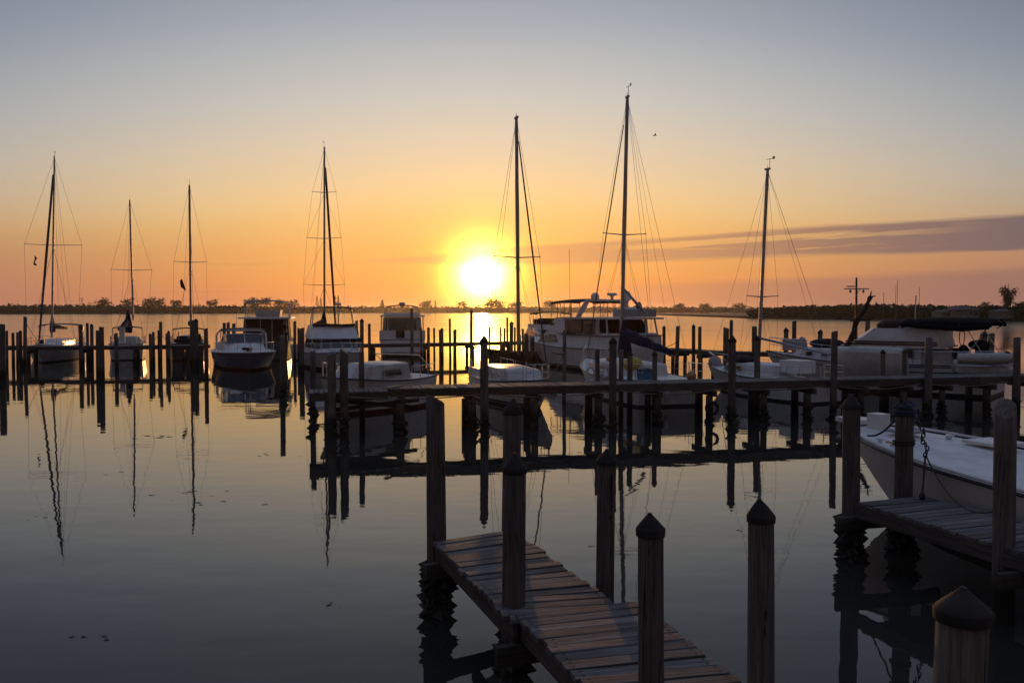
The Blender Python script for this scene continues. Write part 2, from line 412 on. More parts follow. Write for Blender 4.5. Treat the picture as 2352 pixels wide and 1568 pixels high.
M['vinyl'] = vinyl()
def water():
    m = bpy.data.materials.new('calm_harbour_water'); m.use_nodes = True
    g = NT(m.node_tree); b = m.node_tree.nodes['Principled BSDF']
    pos = g.n('ShaderNodeNewGeometry').outputs['Position']
    b.inputs['Base Color'].default_value = (0.030, 0.030, 0.026, 1)
    sx = g.n('ShaderNodeSeparateXYZ'); g.link(pos, sx.inputs[0])
    bay = g.noise(g.vm('MULTIPLY', pos, (0.004, 0.028, 0.0)), 1.0, 4, 0.6)
    far = g.ss(sx.outputs[1], 45.0, 190.0)        # open bay outside the marina is wind rippled
    g.link(g.m('MULTIPLY_ADD', g.m('MULTIPLY', far, g.mr(bay, 0.3, 0.7, 0.085, 0.15)), 1.0, 0.012), b.inputs['Roughness'])
    b.inputs['IOR'].default_value = 1.333
    patch = g.ss(g.noise(g.vm('MULTIPLY', pos, (0.02, 0.05, 0.0)), 1.0, 3), 0.35, 0.7)
    n1 = g.noise(g.vm('MULTIPLY', pos, (0.55, 1.0, 1.0)), 0.9, 2, 0.5)
    n2 = g.noise(g.vm('MULTIPLY', pos, (1.0, 1.5, 1.0)), 3.6, 3, 0.5)
    n3 = g.noise(g.vm('MULTIPLY', pos, (0.10, 0.35, 1.0)), 1.0, 3, 0.5)
    h = g.m('ADD', g.m('MULTIPLY', n1, 0.0060), g.m('MULTIPLY', g.m('MULTIPLY', n2, 0.0006), g.m('MULTIPLY_ADD', patch, 1.2, 0.35)))
    h = g.m('ADD', h, g.m('MULTIPLY', n3, 0.004))
    bn = g.n('ShaderNodeBump'); bn.inputs['Strength'].default_value = 1.0; bn.inputs['Distance'].default_value = 1.0
    g.link(h, bn.inputs['Height']); g.link(bn.outputs[0], b.inputs['Normal'])
    return m
M['water'] = water()

# ---------------------------------------------------------------- setting: water and far shores
w = MB(); w.add([(-3600, -60, 0), (3600, -60, 0), (3600, 3600, 0), (-3600, 3600, 0)], [(0, 1, 2, 3)])
struct(w.build('water', M['water'], smooth=0))

def shore_line(pts, u):
    for (a, b) in zip(pts, pts[1:]):
        if a[0] <= u <= b[0]:
            t = (u - a[0]) / (b[0] - a[0]); return a[1] + (b[1] - a[1]) * t
    return pts[-1][1]
def wooded_shore(land_name, wood_name, label, dists, tops, u0, u1, step, clump, per):
    rnd = random.Random(len(land_name) * 7 + 1)
    land, core, lf = [], [], MB()
    u = u0
    while u <= u1:
        d = shore_line(dists, u); p = at(u, 712, d)
        ztop = H + (712 - shore_line(tops, u)) * d / F
        n = noise.noise(Vector((u * 0.045, 3.1, 0))) * 0.26 + noise.noise(Vector((u * 0.16, 9.1, 0))) * 0.16
        hh = ztop * (0.93 + n * 0.55)
        land.append([Vector((p.x, d, -1)), Vector((p.x, d + 2, 0.5)), Vector((p.x, d + 60, 0.8)), Vector((p.x, d + 500, 0.8))])
        core.append([Vector((p.x, d + 2.2, 0.3)), Vector((p.x, d + 3.2, hh * 0.55)), Vector((p.x, d + 7, hh * 0.82)), Vector((p.x, d + 20, hh * 0.86)), Vector((p.x, d + 60, hh * 0.8))])
        for k in range(per):
            s = clump * rnd.uniform(0.5, 1.25)
            c = Vector((p.x + rnd.uniform(-1, 1) * step * d / F, d + rnd.uniform(0.8, 9), 0))
            c.z = hh * rnd.uniform(0.05, 1.0) ** 0.7 if c.y > d + 3 else hh * rnd.uniform(0.05, 0.75)
            a = [Vector((rnd.gauss(0, 1), rnd.gauss(0, 1) * 0.7, rnd.gauss(0, 0.8))) * s * 0.6 for _ in range(4)]
            lf.add([c + q for q in a], [(0, 1, 2), (0, 2, 3), (1, 2, 3)])
        u += step
    g = MB().sheet(land).build(land_name, M['bark'], smooth=60); struct(g)
    c = MB().sheet(core)
    o = len(c.v); c.v += lf.v; c.f += [tuple(i + o for i in f) for f in lf.f]
    me = bpy.data.meshes.new(wood_name); me.from_pydata(c.v, [], c.f); me.materials.append(M['leaf'])
    ob = bpy.data.objects.new(wood_name, me); COL.objects.link(ob)
    tag(ob, label, 'woods'); ob['kind'] = 'stuff'
FAR = [(-900, 760), (0, 890), (500, 1000), (900, 1250), (1300, 1400), (1700, 1250), (3000, 1150)]
FART = [(-900, 697), (0, 699), (400, 701), (900, 703), (1100, 704), (1300, 703.5), (1500, 704), (1800, 706), (3000, 705)]
wooded_shore('far_shore', 'far_woods', 'long low dark band of woods along the far shore', FAR, FART, -900, 3000, 3, 2.2, 14)
NEAR = [(1728, 425), (1760, 418), (2000, 372), (2352, 318), (3200, 280)]
NEART = [(1728, 712), (1752, 708), (1800, 704.5), (1850, 702), (1920, 700), (2030, 696.5), (2100, 699), (2200, 702), (2352, 700), (3200, 696)]
wooded_shore('near_shore', 'mangrove_woods', 'nearer dark mangrove point reaching in from the right', NEAR, NEART, 1728, 3200, 1.6, 1.0, 16)

def tree(u, vtop, d, wpx, label, kind='round', vbase=None, group='trees rising above the far woods'):
    rnd = random.Random(int(u * 13))
    p = at(u, vtop, d); ht = p.z; wd = wpx * d / F
    e = thing('tree', label, 'tree', (p.x, d, 0.3), 0, group)
    tr = MB(); rr = max(0.25, ht * 0.022)
    lean = rnd.uniform(-0.05, 0.05) * ht
    if kind in ('pine', 'dead'): lean *= 0.3
    top = Vector((lean, 0, ht * 0.93))
    tr.tube([(0, 0, -0.4), (lean * 0.3, 0, ht * 0.4), top], [rr, rr * 0.7, rr * 0.25], 7)
    nl = 9
    limbs = []
    for k in range(nl):
        a = k * 2.4 + rnd.random(); z0 = ht * (0.48 + 0.4 * k / nl)
        if kind == 'pine': ln = wd * 0.55 * (1 - (z0 / ht - 0.45)) * 0.8; q = Vector((cos(a) * ln, sin(a) * ln, ht * 0.02))
        elif kind == 'fan': z0 = ht * (.26 + .10 * k / nl); ln = wd * 0.42 * (.35 + .65 * ((k * 5) % 9) / 8); q = Vector(((1 if k % 2 else -1) * ln * (.6 + .4 * abs(cos(a))), sin(a) * ln, ht * (.62 - .12 * ln / wd) * rnd.uniform(.72, 1)))
        else: ln = wd * 0.5 * rnd.uniform(0.6, 1); q = Vector((cos(a) * ln, sin(a) * ln, ht * 0.12 * rnd.uniform(0.2, 1)))
        b = Vector((lean * z0 / ht, 0, z0)); limbs.append((b, b + q))
        tr.tube([b, b + q * 0.55 + Vector((0, 0, 0.03 * ht)), b + q], [rr * 0.4, rr * 0.25, rr * 0.1], 5)
    tr.build('trunk', M['bark'], e)
    cr = MB(); cnt = {'round': 420, 'pine': 260, 'fan': 1600, 'dead': 90}[kind]
    for k in range(cnt):
        if kind == 'pine':
            t = rnd.random(); z = ht * (0.42 + 0.6 * t); r = wd * 0.5 * (1.02 - t) * sqrt(rnd.random()) ; a = rnd.random() * 2 * pi
            c = Vector((cos(a) * r, sin(a) * r, z)); s = wd * 0.10
        else:
            b, q = limbs[rnd.randrange(nl)]
            c = b.lerp(q, rnd.uniform(0.12 if kind == 'fan' else 0.45, 1.04 if kind == 'fan' else 1.12)) + Vector((rnd.gauss(0, 1), rnd.gauss(0, 1), rnd.gauss(0, 0.7))) * wd * 0.105
            s = wd * (0.055 if kind == 'fan' else 0.065)
        s *= rnd.uniform(0.5, 1.3)
        a = [Vector((rnd.gauss(0, 1), rnd.gauss(0, 1), rnd.gauss(0, 0.7))) * s for _ in range(3)]
        cr.add([c + q for q in a], [(0, 1, 2)])
    me = bpy.data.meshes.new('crown'); me.from_pydata(cr.v, [], cr.f); me.materials.append(M['leaf'])
    o = bpy.data.objects.new('crown', me); COL.objects.link(o); o.parent = e
tree(188, 680, 905, 12, 'thin ragged dead tree over the woods beside the leftmost mast', 'dead')
tree(205, 692, 910, 14, 'low scraggly tree just right of the thin dead tree', 'dead')
tree(238, 687, 915, 32, 'round bushy tree over the woods left of the second mast')
tree(292, 686, 925, 26, 'round tree over the woods directly behind the second mast')
tree(342, 685, 935, 34, 'widest flat crowned tree of the clump between second and third mast')
tree(366, 687, 938, 30, 'middle tree of the clump between second and third mast')
tree(403, 688, 945, 26, 'small round tree just left of the third mast')
tree(488, 688, 960, 26, 'lone round tree right of the third mast')
tree(578, 685, 1010, 34, 'dark round tree behind the trawler bimini, left one')
tree(606, 684, 1020, 34, 'open tree behind the middle of the trawler bimini')
tree(640, 688, 1030, 26, 'small tree behind the right end of the trawler bimini')
tree(668, 690, 1040, 34, 'low open tree right of the trawler bimini')
tree(728, 681, 1090, 9, 'slim conifer just left of the three spreader mast', 'pine')
tree(737, 686, 1090, 8, 'shorter slim conifer touching the left of the three spreader mast', 'pine')
tree(769, 681, 1110, 10, 'slim conifer just right of the three spreader mast', 'pine')
tree(777, 680, 1110, 10, 'rightmost slim conifer right of the three spreader mast', 'pine')
tree(878, 690, 1240, 14, 'pointed conifer above the cabin cruiser roof', 'pine')
tree(978, 691, 1290, 28, 'low tree on the far shore right of the cabin cruiser')
tree(1000, 690, 1300, 9, 'thin conifer left of the sun', 'pine')
tree(1060, 692, 1350, 22, 'small round tree left of the sun glow')
tree(1138, 688, 1390, 44, 'broad round tree right under the sun glow')
tree(1185, 694, 1390, 28, 'low broad tree behind the mast nearest the sun')
tree(1262, 692, 1390, 34, 'broad low tree behind the small yacht bimini')
tree(1560, 699, 1290, 26, 'low tree right of the motor yacht stern on the far shore')
tree(1620, 699, 1270, 30, 'low broad tree further right of the motor yacht on far shore')
tree(1700, 698, 1250, 24, 'low tree just left of the rightmost mast')
tree(2314, 647, 336, 34, 'tall lone fan crowned tree at the right edge above the houses', 'fan', group='trees on the right shore')
tree(2262, 692, 338, 22, 'dark round tree left of the tall lone tree', 'round', group='trees on the right shore')
tree(2340, 693, 330, 26, 'dark round tree at the right edge under the tall lone tree', 'round', group='trees on the right shore')

def house(u, vbase, d, wv, hv, roofv, label, nwin):
    p = at(u, vbase, d); k = d / F; W2 = wv * k / 2; hh = hv * k; D = 7.0; rh = roofv * k
    e = thing('house', label, 'house', (p.x, d, 0.8), 0.06, 'houses on the right shore')
    MB().box((0, D / 2, hh / 2), (2 * W2, D, hh)).build('wall', M['hwall'], e, 0)
    MB().loft([[(-W2 - .5, -.6, hh), (W2 + .5, -.6, hh), (W2 + .5, D + .6, hh), (-W2 - .5, D + .6, hh)],
               [(-W2 * .3, D / 2 - .1, hh + rh), (W2 * .3, D / 2 - .1, hh + rh), (W2 * .3, D / 2 + .1, hh + rh), (-W2 * .3, D / 2 + .1, hh + rh)]], True).build('roof', M['hroof'], e, 0)
    for i in range(nwin):
        x = -W2 + (i + 0.5) * 2 * W2 / nwin
        wn = MB().box((x, -0.03, hh * 0.55), (2 * W2 / nwin * 0.5, 0.08, hh * 0.42)).build('window', M['glass'], e, 0)
        MB().box((x, -0.05, hh * 0.55 - hh * 0.23), (2 * W2 / nwin * 0.6, 0.14, 0.12)).build('sill', M['white'], wn, 0)
house(2221, 712, 331, 60, 20, 9, 'grey hip roofed house at the left of the right shore row', 4)
house(2180, 712, 334, 36, 15, 5, 'low pale house left of the hip roofed house', 3)
house(2318, 712, 322, 44, 17, 6, 'low pale house at the right edge below the tall tree', 3)

# ---------------------------------------------------------------- docks and pilings
def plank_mesh():
    m = MB(); a, b, c, e = 0.5, 0.068, 0.022, 0.006
    sec = lambda x: [(x, -b, -c), (x, b, -c), (x, b, c - e), (x, b - e, c), (x, -b + e, c), (x, -b, c - e)]
    m.loft([sec(-a), sec(a)], True)
    return m.mesh('plank', M['plank'], 0)
PLANK = plank_mesh()
def plank(parent, a, b, z, width=0.136, jit=0.02, me=PLANK, name='plank'):
    """one board laid from a to b (parent space, xy) with its top at z"""
    a, b = Vector((a[0], a[1], 0)), Vector((b[0], b[1], 0)); d = b - a; L = d.length; d.normalize()
    a -= d * R.uniform(0, jit); b += d * R.uniform(0, jit); L = (b - a).length
    o = bpy.data.objects.new(name, me); COL.objects.link(o); o.parent = parent
    c = (a + b) / 2
    o.location = (c.x, c.y, z - 0.022 + R.uniform(-0.009, 0.007))
    o.rotation_euler = (R.uniform(-0.035, 0.035), R.uniform(-0.006, 0.006), atan2(d.y, d.x) + R.uniform(-0.010, 0.010))
    o.scale = (L, width / 0.136 * R.uniform(0.92, 1.0), 1)
    return o
def lay(parent, l0, l1, r0, r1, z, wid=0.142, gap=0.012, jit=0.035):
    l0, l1, r0, r1 = [Vector((p[0], p[1])) for p in (l0, l1, r0, r1)]
    n = max(2, int(((l1 - l0).length + (r1 - r0).length) / 2 / (wid + gap)))
    for i in range(n):
        t = (i + 0.5) / n
        plank(parent, l0.lerp(l1, t), r0.lerp(r1, t), z, wid, jit)
    return n
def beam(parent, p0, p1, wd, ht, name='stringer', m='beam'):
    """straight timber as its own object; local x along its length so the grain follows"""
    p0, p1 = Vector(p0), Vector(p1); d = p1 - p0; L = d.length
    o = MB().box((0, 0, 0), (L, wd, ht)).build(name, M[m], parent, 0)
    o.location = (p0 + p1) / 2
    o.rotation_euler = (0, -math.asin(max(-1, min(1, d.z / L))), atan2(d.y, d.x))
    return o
def oysters(parent, r, z0, z1, n, seed=1, big=1.0):
    rnd = random.Random(seed); m = MB()
    for k in range(n):
        a = rnd.random() * 2 * pi; z = z0 + (z1 - z0) * rnd.random(); q = r * rnd.uniform(0.9, 1.06)
        bulge = 1 + 0.5 * abs(sin(z * 9 + seed))
        s = 0.055 * rnd.uniform(0.6, 1.5) * bulge * big
        c = Vector((cos(a) * q, sin(a) * q, z)); out = Vector((cos(a), sin(a), rnd.uniform(-0.5, 0.5)))
        t = Vector((-sin(a), cos(a), 0)); t2 = Vector((0, 0, 1))
        m.add([c + t * s, c - t * s, c + t2 * s * 1.2, c - t2 * s, c + out * s * 1.5], [(0, 2, 4), (2, 1, 4), (1, 3, 4), (3, 0, 4), (0, 3, 1, 2)])
    return m.build('oyster_clump', M['oyster'], parent, 0)
def post_mesh(r, z0, z1, seed, flat=True, n=14, tilt=0.0, lean=(0, 0)):
    rnd = random.Random(seed); m = MB(); rings = []; lv = 8
    ph = [rnd.uniform(0, 6) for _ in range(3)]
    for i in range(lv + 1):
        t = i / lv; z = z0 + (z1 - z0) * t; rr = r * (1.05 - 0.09 * t)
        ring = []
        for k in range(n):
            a = 2 * pi * k / n
            q = rr * (1 + 0.03 * sin(2 * a + ph[0] + t * 2) + 0.022 * sin(5 * a + ph[1]) + rnd.uniform(-0.014, 0.014))
            zz = z + (tilt * cos(a + ph[2]) * r if i == lv else 0)
            ring.append(Vector((cos(a) * q + lean[0] * (z - z0), sin(a) * q + lean[1] * (z - z0), zz)))
        rings.append(ring)
    if flat: rings.append([Vector((p.x * 0.93 + lean[0] * (z1 - z0) * 0.07, p.y * 0.93 + lean[1] * (z1 - z0) * 0.07, p.z + r * 0.08)) for p in rings[-1]])
    m.loft(rings, True)
    return m
def piling(u, vtop, d, wv, label, cap=False, group='mooring pilings', oy=0, tilt=0.25, lean=(0, 0), name='mooring_piling', zb=-1.0, capk=1.0):
    p = at(u, vtop, d); r = min(max(wv * d / F / 2, 0.085), 0.19)
    if lean == (0, 0) and name == 'mooring_piling': lean = (R.uniform(-.012, .012), R.uniform(-.012, .012))
    e = thing(name, label, 'piling', (p.x - lean[0] * (p.z - 0), p.y - lean[1] * p.z, 0), R.uniform(0, 6.0), group)
    e.rotation_euler = (0, 0, 0)
    zt = p.z - (r * 1.15 * capk if cap else 0.02)
    l2 = lean
    post = post_mesh(r, zb, zt, int(u * 31 + vtop), not cap, tilt=0 if cap else tilt, lean=l2)
    if zb < 0:   # keep the foot over the empty
        post.v = [(x - l2[0] * (-zb), y - l2[1] * (-zb), z) for x, y, z in post.v]
    post.build('post', M['pile'], e, 50)
    if cap:
        cx, cy = l2[0] * zt, l2[1] * zt
        n = 14; m = MB()
        k1 = R.uniform(.95, 1.15) * capk; lip = R.uniform(1.05, 1.13); tl = Vector((R.uniform(-.07, .07), R.uniform(-.07, .07), 0)) * r * 2
        m.lathe([(r * (lip - .02), zt - r * R.uniform(.4, .6)), (r * lip, zt - r * .05), (r * (lip - .03), zt + r * .03), (r * 0.58, zt + r * 0.60 * k1), (0.12 * r, zt + r * 1.10 * k1), (.02, zt + r * 1.14 * k1)], (cx, cy, 0), n)
        m.v = [(x + tl.x * max(0, z - zt) / r + R.uniform(-.012, .012) * r, y + tl.y * max(0, z - zt) / r + R.uniform(-.012, .012) * r, z + R.uniform(-.015, .015) * r) for x, y, z in m.v]
        m.build('cap', M['cap'], e, 40)
    if oy: oysters(e, r * 1.0, -0.15, 0.62, oy, int(u), 1.0)
    return e, r
ORD = ['first', 'second', 'third', 'fourth', 'fifth', 'sixth', 'seventh', 'eighth', 'ninth', 'tenth', 'eleventh', 'twelfth', 'thirteenth',
       'fourteenth', 'fifteenth', 'sixteenth', 'seventeenth', 'eighteenth', 'nineteenth', 'twentieth']
def row(lst, where, group):
    lst = sorted(lst, key=lambda q: q[0])
    for i, q in enumerate(lst):
        u, vt, d, wv, cap = q[:5]; kw = q[5] if len(q) > 5 else {}
        shape = 'pointed cap' if cap else 'flat topped'
        piling(u, vt, d, wv, f'{shape} wooden piling {where}, {ORD[i]} from the left', cap, group, **kw)

# --- nearest finger pier with plank deck
A_Z = 1.0
fa = thing('finger_pier', 'weathered plank finger pier running out from the bottom centre', 'pier', (0, 0, 0))
l0, r0 = on(1000, 1243, A_Z), on(1172, 1216, A_Z)
l1, r1 = on(1180, 1425, A_Z), on(1452, 1412, A_Z)
lay(fa, l0, l1, r0, r1, A_Z, 0.165, 0.012, 0.05)
z2 = A_Z + 0.035
l2, r2 = on(1190, 1407, z2), on(1452, 1378, z2)
dl = (on(1345, 1568, z2) - l2); dr = (on(1702, 1568, z2) - r2)
l3, r3 = l2 + dl * 2.6, r2 + dr * 2.25
lay(fa, l2, l3, r2, r3, z2, 0.165, 0.012, 0.05)
for a, b, zz in ((l0, l1, A_Z), (r0, r1, A_Z), (l2, l3, z2), (r2, r3, z2)):
    n = Vector((b.y - a.y, a.x - b.x, 0)).normalized() * 0.02
    inn = n if a in (l0, l2) else -n
    beam(fa, (a.x - inn.x, a.y - inn.y, zz - 0.145), (b.x - inn.x, b.y - inn.y, zz - 0.145), 0.045, 0.19)
for t in (0.5,):
    a, b = l0.lerp(r0, t), l1.lerp(r1, t); beam(fa, (a.x, a.y, A_Z - 0.14), (b.x, b.y, A_Z - 0.14), 0.07, 0.16)
    a, b = l2.lerp(r2, t), l3.lerp(r3, t); beam(fa, (a.x, a.y, z2 - 0.14), (b.x, b.y, z2 - 0.14), 0.07, 0.16)
dx = (r0 - l0).normalized() * 0.25
beam(fa, (l0.x - dx.x + .1, l0.y - dx.y - .12, A_Z - 0.33), (r0.x + dx.x, r0.y + dx.y - .12, A_Z - 0.33), 0.09, 0.2, 'cross_beam')
beam(fa, (l2.x - dx.x, l2.y - dx.y - .05, A_Z - 0.33), (r2.x + dx.x, r2.y + dx.y - .05, A_Z - 0.33), 0.09, 0.2, 'cross_beam')
GA = 'pilings of the nearest finger pier'
piling(1000, 914, 11.35, 44, 'tall flat topped piling at the left outer corner of the nearest pier', False, GA, oy=150, tilt=0.5, lean=(-0.006, 0))
piling(1177, 917, 12.05, 43, 'pointed cap piling at the pier far end, half hidden behind another', True, GA, oy=60)
piling(1183, 1044, 8.78, 53, 'pointed cap piling on the left edge of the nearest pier', True, GA, oy=60)
piling(1393, 1032, 9.55, 44, 'pointed cap piling on the right edge of the nearest pier, further back', True, GA, oy=40)
piling(1494, 1177, 6.05, 62, 'dark pointed cap piling rising through the pier in front, bottom centre', True, GA)
piling(1748, 1147, 6.85, 63, 'pointed cap piling at the right edge of the nearest pier, close to camera', True, GA, lean=(-0.008, 0))

# --- right hand finger pier
B_Z = 1.0
fb = thing('finger_pier', 'dark plank finger pier beside the white boat at lower right', 'pier', (0, 0, 0))
a0, a1 = on(1970, 1152, B_Z), on(2284, 1247, B_Z)
dv = (a1 - a0).normalized(); wv_ = on(2122, 1138, B_Z) - a0
e0 = a0 + dv * 9.5
lay(fb, a0, e0, a0 + wv_, e0 + wv_, B_Z, 0.15, 0.012, 0.03)
nb = Vector((-dv.y, dv.x, 0))
for s_ in (0.0, 0.5, 1.0):
    a, b = a0 + wv_ * s_, e0 + wv_ * s_
    beam(fb, (a.x, a.y, B_Z - 0.15), (b.x, b.y, B_Z - 0.15), 0.05, 0.2)
beam(fb, (a0.x - .3, a0.y + .06, B_Z - 0.36), (a0.x + wv_.x + .3, a0.y + wv_.y + .06, B_Z - 0.36), 0.09, 0.2, 'cross_beam')
q = a0 + dv * 2.9
beam(fb, (q.x - .3, q.y - .1, B_Z - 0.36), (q.x + wv_.x + .2, q.y + wv_.y - .1, B_Z - 0.36), 0.09, 0.2, 'cross_beam')
GB = 'pilings of the right finger pier'
piling(1956, 907, 13.9, 39, 'pointed cap piling at the outer left corner of the right pier', True, GB, oy=150)
p7, r7 = piling(2078, 921, 14.2, 41, 'piling with blue rope and chain beside the white boat bow', True, GB, oy=120)
piling(2310, 936, 11.05, 47, 'slant topped piling on the near edge of the right pier', False, GB, tilt=0.9)
piling(2214, 1354, 4.35, 116, 'big pointed cap piling cut by the bottom edge at lower right', True, GB, lean=(0.02, 0), capk=.68)

# --- middle dock
C_Z = 1.45
def cy_(x): return 29.03 + 0.234 * x
CN = Vector((-0.228, 0.974, 0)); CD = Vector((0.974, 0.228, 0)); CW = 1.3
fc = thing('boardwalk', 'long plank boardwalk crossing the middle of the harbour', 'dock', (0, 0, 0))
def cp(x, off=0.0): return Vector((x, cy_(x), 0)) + CN * off
lay(fc, cp(-3.95), cp(24.5), cp(-3.95, CW), cp(24.5, CW), C_Z, 0.14, 0.012, 0.02)
lay(fc, cp(-6.45), cp(-3.98), cp(-6.45, CW), cp(-3.98, CW), C_Z - 0.075, 0.14, 0.014, 0.03)
nw = plank(fc, (cp(-4.12, -0.1).x, cp(-4.12, -0.1).y), (cp(-3.5, 1.0).x, cp(-3.5, 1.0).y), C_Z + 0.05, 0.16, 0.0, name='new_plank')
nw.data = PLANK.copy(); nw.data.materials.clear(); nw.data.materials.append(M['newwood'])
nw['label'] = 'pale new board lying over the step in the deck'
for off in (0.03, CW / 2, CW - 0.03):
    for xa, xb, zz in ((-6.45, -4.0, C_Z - .075), (-3.95, 3.4, C_Z), (3.42, 11.0, C_Z), (11.02, 17.9, C_Z), (17.92, 24.5, C_Z)):
        a, b = cp(xa, off), cp(xb, off); beam(fc, (a.x, a.y, zz - 0.165), (b.x, b.y, zz - 0.165), 0.06, 0.23)
k = 0
for x in [-5.9, -3.55, -1.3, .88, 3.0, 5.1, 7.1, 9.1, 10.9, 13.0, 14.8, 16.5, 18.4, 20.6, 22.8]:
    a, b = cp(x, -0.28), cp(x, CW + 0.28)
    beam(fc, (a.x, a.y, C_Z - 0.39), (b.x, b.y, C_Z - 0.39), 0.1, 0.2, 'cross_beam')
    for off in (0.16, CW - 0.16):
        q = cp(x + R.uniform(-.1, .1), off); r = R.uniform(0.115, 0.15)
        po = post_mesh(r, -1.0, C_Z - 0.50, k, True); po.v = [(vx, vy, vz) for vx, vy, vz in po.v]
        o = po.build('support_post', M['pile'], fc, 50); o.location = (q.x, q.y, 0)
        if off < .5: oysters(o, r, -0.1, (.2, .5, .35)[k % 3], (14, 46, 26)[(k // 2) % 3], k, (.7, 1.15, .8)[(k // 2) % 3])
        k += 1
for xa, xb in ((14.6, 16.5), (12.6, 14.6), (-5.9, -3.0)):
    a, b = cp(xa, .3), cp(xb, .3)
    beam(fc, (a.x, a.y, .75), (b.x, b.y, 1.05), 0.05, 0.14, 'brace'); a, b = cp(xa, .9), cp(xb, .9); beam(fc, (a.x, a.y, 1.05), (b.x, b.y, .72), 0.05, 0.14, 'brace')
GC = 'pilings along the middle boardwalk'
def front(u, vt, wv, cap, label, **kw):
    x = 0
    for _ in range(6): x = (u - CX) / F * (cy_(x) - 0.17)
    return piling(u, vt, cy_(x) - 0.17, wv, label, cap, GC, oy=14, **kw)
front(790, 806, 20, False, 'second piling from the left end of the middle boardwalk, front side', tilt=0.6)
front(761, 812, 20, False, 'flat topped piling at the left end of the middle boardwalk')
front(1111, 770, 19, True, 'piling on the near side of the boardwalk directly below the sun')
front(1408, 774, 18, True, 'pointed cap piling on the near side of the boardwalk before the blue sail cover')
front(1682, 771, 18, True, 'pointed cap piling on the near side of the boardwalk beside the red panel post')
front(1917, 760, 15, False, 'stepped tall piling on the near side of the boardwalk before the dark leaning spar')
front(2134, 776, 17, False, 'round topped piling on the near side of the boardwalk before the trawler cabin')
front(2336, 775, 16, False, 'flat topped piling on the near side of the boardwalk at the right edge', oy2=0) if False else front(2336, 775, 16, False, 'flat topped piling on the near side of the boardwalk at the right edge')
def back(u, vt, wv, cap, label, off=0.15, **kw):
    x = 0
    for _ in range(6):
        d = cy_(x) + CW + off; x = (u - CX) / F * d
    return piling(u, vt, d, wv, label, cap, GC, **kw)
back(830, 808, 13, False, 'knotty piling on the far side of the boardwalk before the white cabin boat')
back(1372, 801, 11.5, False, 'flat topped piling on the far side of the boardwalk left of the blue sail cover')
back(1427, 803, 10, False, 'slim piling under the blue sail cover mast on the far side of the boardwalk')
back(1447, 806, 13, True, 'pointed cap piling before the yellow kayak')
back(1504, 806, 12, True, 'pointed cap piling right of the blue tarp box')
back(1740, 771, 14, True, 'pointed cap piling before the rightmost tall mast', off=0.4)
back(2028, 802, 11.5, True, 'pointed cap piling before the white slung tender')
back(2078, 802, 11, True, 'pointed cap piling just right of the white slung tender')

# pilings standing free between the docks
GF = 'free standing mooring pilings'
piling(719, 806, 31.4, 13, 'lone flat topped piling just left of the boardwalk end', False, GF, oy=50)
piling(648, 770, 40.3, 12, 'lone flat topped piling in front of the blue hulled boat stern', False, GF, oy=40)
piling(693, 753, 54.7, 12, 'lone piling left of the white flybridge boat bow', False, GF)
piling(473, 754, 52.6, 9.5, 'lone flat topped piling just left of the blue hulled boat', False, GF)
piling(224.5, 759, 51.0, 9, 'shorter one of the touching pair of pilings between first and second sailboat', False, GF)
piling(233, 750.5, 50.4, 11, 'taller one of the touching pair of pilings between first and second sailboat', False, GF, tilt=0.1)
piling(4, 744, 49.5, 17, 'thick flat topped piling cut by the left edge of the picture', False, GF, tilt=0.1)
piling(266, 765, 58.0, 9, 'flat topped piling at the left of the second sailboat stern', False, GF)
piling(1083, 712, 52.0, 7.5, 'tall slim piling just left of the sun glitter', False, GF, oy=30)
piling(1297, 758, 41.0, 8.5, 'slim piling standing before the motor yacht bow', False, GF)
row([(15.5, 759, 60.5, 6, 0), (29.6, 764, 61.5, 7, 0), (40, 763, 61.5, 6, 0), (46.5, 758, 62, 7, 1), (58, 727, 60.8, 8, 0, dict(lean=(0.03, 0))),
     (185, 745, 60.5, 9.5, 1), (200.5, 742, 63, 6.5, 0), (210.5, 743, 63.4, 7.5, 1), (345, 765, 61, 7, 1), (352, 762, 64, 6.5, 0), (364, 758, 64, 5, 0),
     (369, 739, 63.5, 7, 0), (382.5, 766, 63.4, 5, 0), (387, 759, 61, 7, 1), (441, 735, 60.8, 9, 0), (450, 731, 60.3, 10, 1)],
    'at the far left dock', 'pilings of the far left dock')
row([(515, 741.5, 66, 7.5, 0), (524, 740, 66.2, 7.5, 0), (537, 743, 66, 8, 0), (677, 736, 66, 7, 1), (685, 752, 67, 5, 1),
     (819, 736, 66, 6.5, 0), (831, 731, 65, 9, 1), (848, 743.5, 66.5, 7, 0), (946, 708, 66.8, 7.5, 0)],
    'between the far moored powerboats', 'pilings among the far powerboats')
row([(967, 752, 70, 5, 1), (984, 751, 70, 6.5, 1), (997, 753, 73, 5, 0), (1010, 757, 72, 4, 0), (1015, 752.5, 71, 7, 1), (1033, 731.5, 73, 5.5, 0), (1045, 755, 70.5, 8, 1),
     (1124, 750, 73, 4, 0), (1150, 751, 73, 4.5, 0), (1159, 753, 73, 5, 0), (1165, 728.5, 74.5, 5, 0), (1175, 737.5, 72, 9, 1), (1182.5, 751, 75, 5, 0), (1192, 768, 66, 10, 0), (1201, 754.5, 73, 5, 0), (1209, 766, 65, 11, 0), (1223, 772, 64.5, 10, 0)],
    'at the far centre dock near the sun', 'pilings of the far centre dock')
